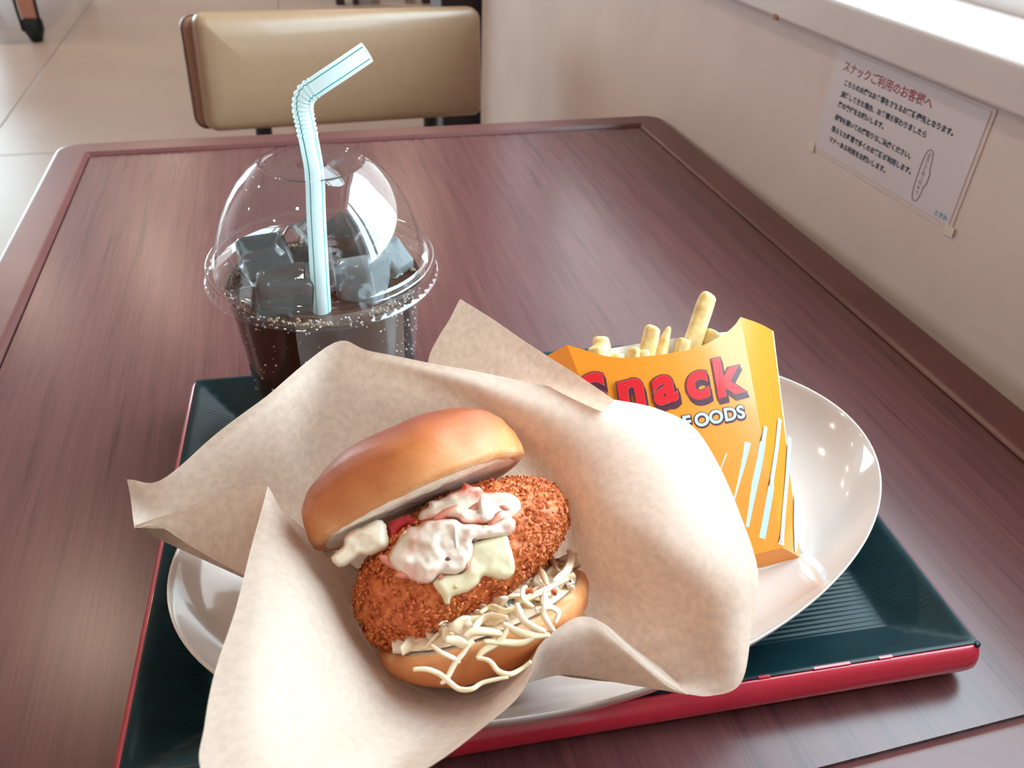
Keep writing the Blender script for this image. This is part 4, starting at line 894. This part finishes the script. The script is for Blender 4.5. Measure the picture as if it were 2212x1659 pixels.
dome2 = [(.0440, .1375), (.0472, .1295), (.0494, .1215), (.0504, .1165), (.0510, .1150), (.0528, .1146), (.0540, .1152), (.0549, .1146), (.0552, .1130), (.0548, .1122)]
skp = [(.0546, .1115), (.0550, .1095), (.0552, .1075), (.0556, .1063), (.0566, .1060), (.0568, .1054), (.0562, .1050)]
n = 248; V, F = [], []
prof_ = dome + dome2 + skp
def skm(i, a):
    j = i - len(dome) - len(dome2)
    if j in (1, 2):
        ph = (a*62/(2*math.pi)) % 1; return .0009*(1 - abs(2*ph-1)*2)*(.6 if j == 1 else 1.0)
    return 0
V, F = revolve(prof_, n, CX, CY, skm)
lid = fix_normals(mesh('dome_lid', V, F, PET, cup)); lid['label'] = 'clear domed lid with ridged rim and straw hole'
# torn tongue of the straw hole, bent upward and down
tg = [[(.0070*math.cos(a), .0070*math.sin(a), .1603) for a in [math.radians(-75+30*k) for k in range(6)]], [(.0098*math.cos(a)+.002, .0092*math.sin(a)-.0012, .1565) for a in [math.radians(-75+30*k) for k in range(6)]], [(.0115*math.cos(a)+.003, .0065*math.sin(a)-.003, .1520) for a in [math.radians(-75+30*k) for k in range(6)]]]
V = [(CX+p[0], CY+p[1], p[2]) for row in tg for p in row]; F = [(i*6+k, i*6+k+1, (i+1)*6+k+1, (i+1)*6+k) for i in range(2) for k in range(5)]
mesh('hole_tongue', V, F, mat_thin('bent_plastic', (.90, .92, .93), .06, 1.7), lid)
V = [(CX+.0060, CY-.004, .1604), (CX+.0095, CY+.001, .1606), (CX+.0165, CY+.002, .1672), (CX+.0115, CY-.0065, .1570)]
mesh('hole_tongue', V, [(0, 1, 2), (0, 2, 3)], mat_thin('bent_plastic_tip', (.88, .91, .92), .06, 1.8), lid)
# froth round the edge, and gas bubbles clinging to the wall
FOAM = plain('froth', (.55, .36, .22), .25, .5, trans=.4, ior=1.2); BUB = plain('gas_bubble', (.62, .60, .62), .12, .6)
def balls(name, items, mat, sub=1):
    bmb = bmesh.new(); bmesh.ops.create_icosphere(bmb, subdivisions=sub, radius=1); bv = [v.co.copy() for v in bmb.verts]; bf = [tuple(v.index for v in f.verts) for f in bmb.faces]; bmb.free()
    V, F = [], []
    for p, r in items:
        b0 = len(V); V += [Vector(p) + v*r for v in bv]; F += [tuple(i+b0 for i in f) for f in bf]
    return tag(mesh(name, V, F, mat, cup), kind='stuff')
rnd = random.Random(5); it = []
for k in range(420):
    a = rnd.uniform(0, 2*math.pi)
    if noise.noise(Vector((math.cos(a)*2, math.sin(a)*2, 0))) < -.05: continue
    r = .0455 - abs(rnd.gauss(0, .0018)); it.append(((CX+r*math.cos(a), CY+r*math.sin(a), .1012+rnd.uniform(-.0003, .0010)), rnd.uniform(.0004, .0011)))
balls('froth', it, FOAM)
def rwall(z):
    tb = [(.0112, .0366), (.017, .0376), (.0355, .0412), (.06, .0434), (.09, .0462), (.104, .0478)]
    for (a, x), (b, y) in zip(tb, tb[1:]):
        if z <= b: return x + (y-x)*(z-a)/(b-a)
    return tb[-1][1]
it = []
for k in range(150):
    z = rnd.uniform(.04, .1); a = math.radians(rnd.uniform(180, 360) if rnd.random() < .6 else rnd.uniform(-62, -18)); r = rwall(z)+.0002
    it.append(((CX+r*math.cos(a), CY+r*math.sin(a), z), rnd.choice((.00025, .0003, .0004, .0006))))
for k in range(90):
    z = rnd.uniform(.098, .1065); a = math.radians(rnd.uniform(200, 330)); r = rwall(min(z, .1035))+.0001
    it.append(((CX+r*math.cos(a), CY+r*math.sin(a), z), rnd.uniform(.0003, .0007)))
balls('wall_bubbles', it, BUB)
# ice
ICE = plain('ice', (.92, .95, .97), .025, .5, bump=.25, noise_scale=130, trans=.96, ior=1.30); ICEW = plain('cloudy_ice', (.74, .80, .84), .10, .5, trans=.80, ior=1.30)
ices = [(-.026, .012, .105, .0125, 'wedge of clear ice at the left wall of the cup'), (-.009, .026, .105, .0125, 'clear ice cube at the back of the cup, behind the straw'), (.016, .024, .107, .0135, 'tall clear ice cube at the back right of the cup, under the bright glare'), (-.018, -.020, .1035, .0140, 'large half-melted ice lump at the front left of the drink'), (.018, -.012, .1030, .0130, 'cloudy ice lump at the front right of the drink, nearest the straw'), (.033, .008, .104, .0105, 'cloudy white ice lump by the right wall of the cup'), (.0005, .004, .102, .0095, 'small ice cube beside the straw in the middle of the drink')]
for i, (x, y, z, s_, lab) in enumerate(ices):
    bmi = bmesh.new(); bmesh.ops.create_cube(bmi, size=2*s_); bmesh.ops.bevel(bmi, geom=bmi.edges[:], offset=s_*.42, segments=6, profile=.55, affect='EDGES')
    rotm = Matrix.Rotation(.7*i+.3, 3, 'Z') @ Matrix.Rotation(.5+.37*i, 3, 'X') @ Matrix.Rotation(.3*i, 3, 'Y')
    V = []
    for v in bmi.verts:
        q = v.co.copy(); q.z *= .82; q *= 1 + .26*noise.noise(q*75 + Vector((i*3, 0, 0))) + .05*noise.noise(q*260); q = rotm @ q
        rr = math.hypot(x+q.x, y+q.y)
        if rr > .0450: q.x -= (x+q.x)*(1-.0450/rr); q.y -= (y+q.y)*(1-.0450/rr)
        V.append(Vector((CX+x, CY+y, z)) + q)
    F = [tuple(v.index for v in f.verts) for f in bmi.faces]; bmi.free()
    o = mesh('ice_cube', V, F, ICEW if i in (4, 5) else ICE, None, True, origin=(CX+x, CY+y, z-s_*.8)); tag(o, lab, 'ice', 'ice in the cola')
# straw
def mat_straw():
    t = NT('straw_plastic'); t.b.inputs['Base Color'].default_value = (.90, .96, .97, 1); t.b.inputs['Roughness'].default_value = .22
    tl = t.add('ShaderNodeBsdfTranslucent'); tl.inputs['Color'].default_value = (.84, .98, 1.0, 1); mx = t.add('ShaderNodeMixShader'); mx.inputs[0].default_value = .5
    t.link(t.b.outputs[0], mx.inputs[1]); t.link(tl.outputs[0], mx.inputs[2]); t.link(mx.outputs[0], t.out.inputs['Surface']); return t.m
STRAW = mat_straw(); SLINE = plain('straw_line', (.0, .42, .40), .3)
key = [(.0020, .325, .070), (.0038, .3415, .1030), (.0062, .3580, .1380), (.0078, .3660, .1560), (.0074, .3685, .1670), (.0064, .3695, .1790), (.0060, .3690, .1868), (.0080, .3680, .1925), (.0136, .3670, .1965), (.0245, .3660, .2032), (.0352, .3650, .2099)]
path = cr_line(key, 14)
dl = [0]
for a, b in zip(path, path[1:]): dl.append(dl[-1] + (b-a).length)
SRAD = .0044
i5 = 4*14+8; i8 = 8*14-4; c0, c1 = dl[i5], dl[i8]
path2 = []; rads = []; Lt = dl[-1]; m = 330
def at_len(s):
    for i in range(len(path)-1):
        if dl[i+1] >= s: return path[i].lerp(path[i+1], (s-dl[i])/(dl[i+1]-dl[i]+1e-12))
    return path[-1]
for k in range(m+1):
    s = Lt*k/m; path2.append(at_len(s)); w = 1 if c0 < s < c1 else 0
    rads.append(SRAD + w*(.00042*math.sin(2*math.pi*(s-c0)/.0021)))
T, N, B = frames(path2); V, F = [], []; n = 28
for k, p in enumerate(path2):
    for q in range(n):
        a = 2*math.pi*q/n; V.append(p + (N[k]*math.cos(a)+B[k]*math.sin(a))*rads[k])
F = [(k*n+q, k*n+(q+1) % n, (k+1)*n+(q+1) % n, (k+1)*n+q) for k in range(m) for q in range(n)]
b0 = len(V)
for k in (m, 0):
    pass
straw = thing('drinking_straw', (.0020, .325, .070), 'bent white straw with thin teal stripes, standing in the lidded cola cup', 'straw')
o = stube = mesh('tube', V, F, STRAW, straw); fix_normals(o)
toc = (Vector((0, 0, .30)) - Vector((.006, .367, .15))).normalized()
for da in (-.55, .75, 1.9, 3.3, 4.6):
    V, F = [], []
    for k, p in enumerate(path2):
        f_ = (toc - T[k]*toc.dot(T[k])).normalized(); s_ = T[k].cross(f_)
        for a in (da-.055, da+.055): V.append(p + (f_*math.cos(a) + s_*math.sin(a))*(rads[k]+.00006))
    F = [(2*k, 2*k+1, 2*k+3, 2*k+2) for k in range(m)]
    mesh('stripe', V, F, SLINE, stube)
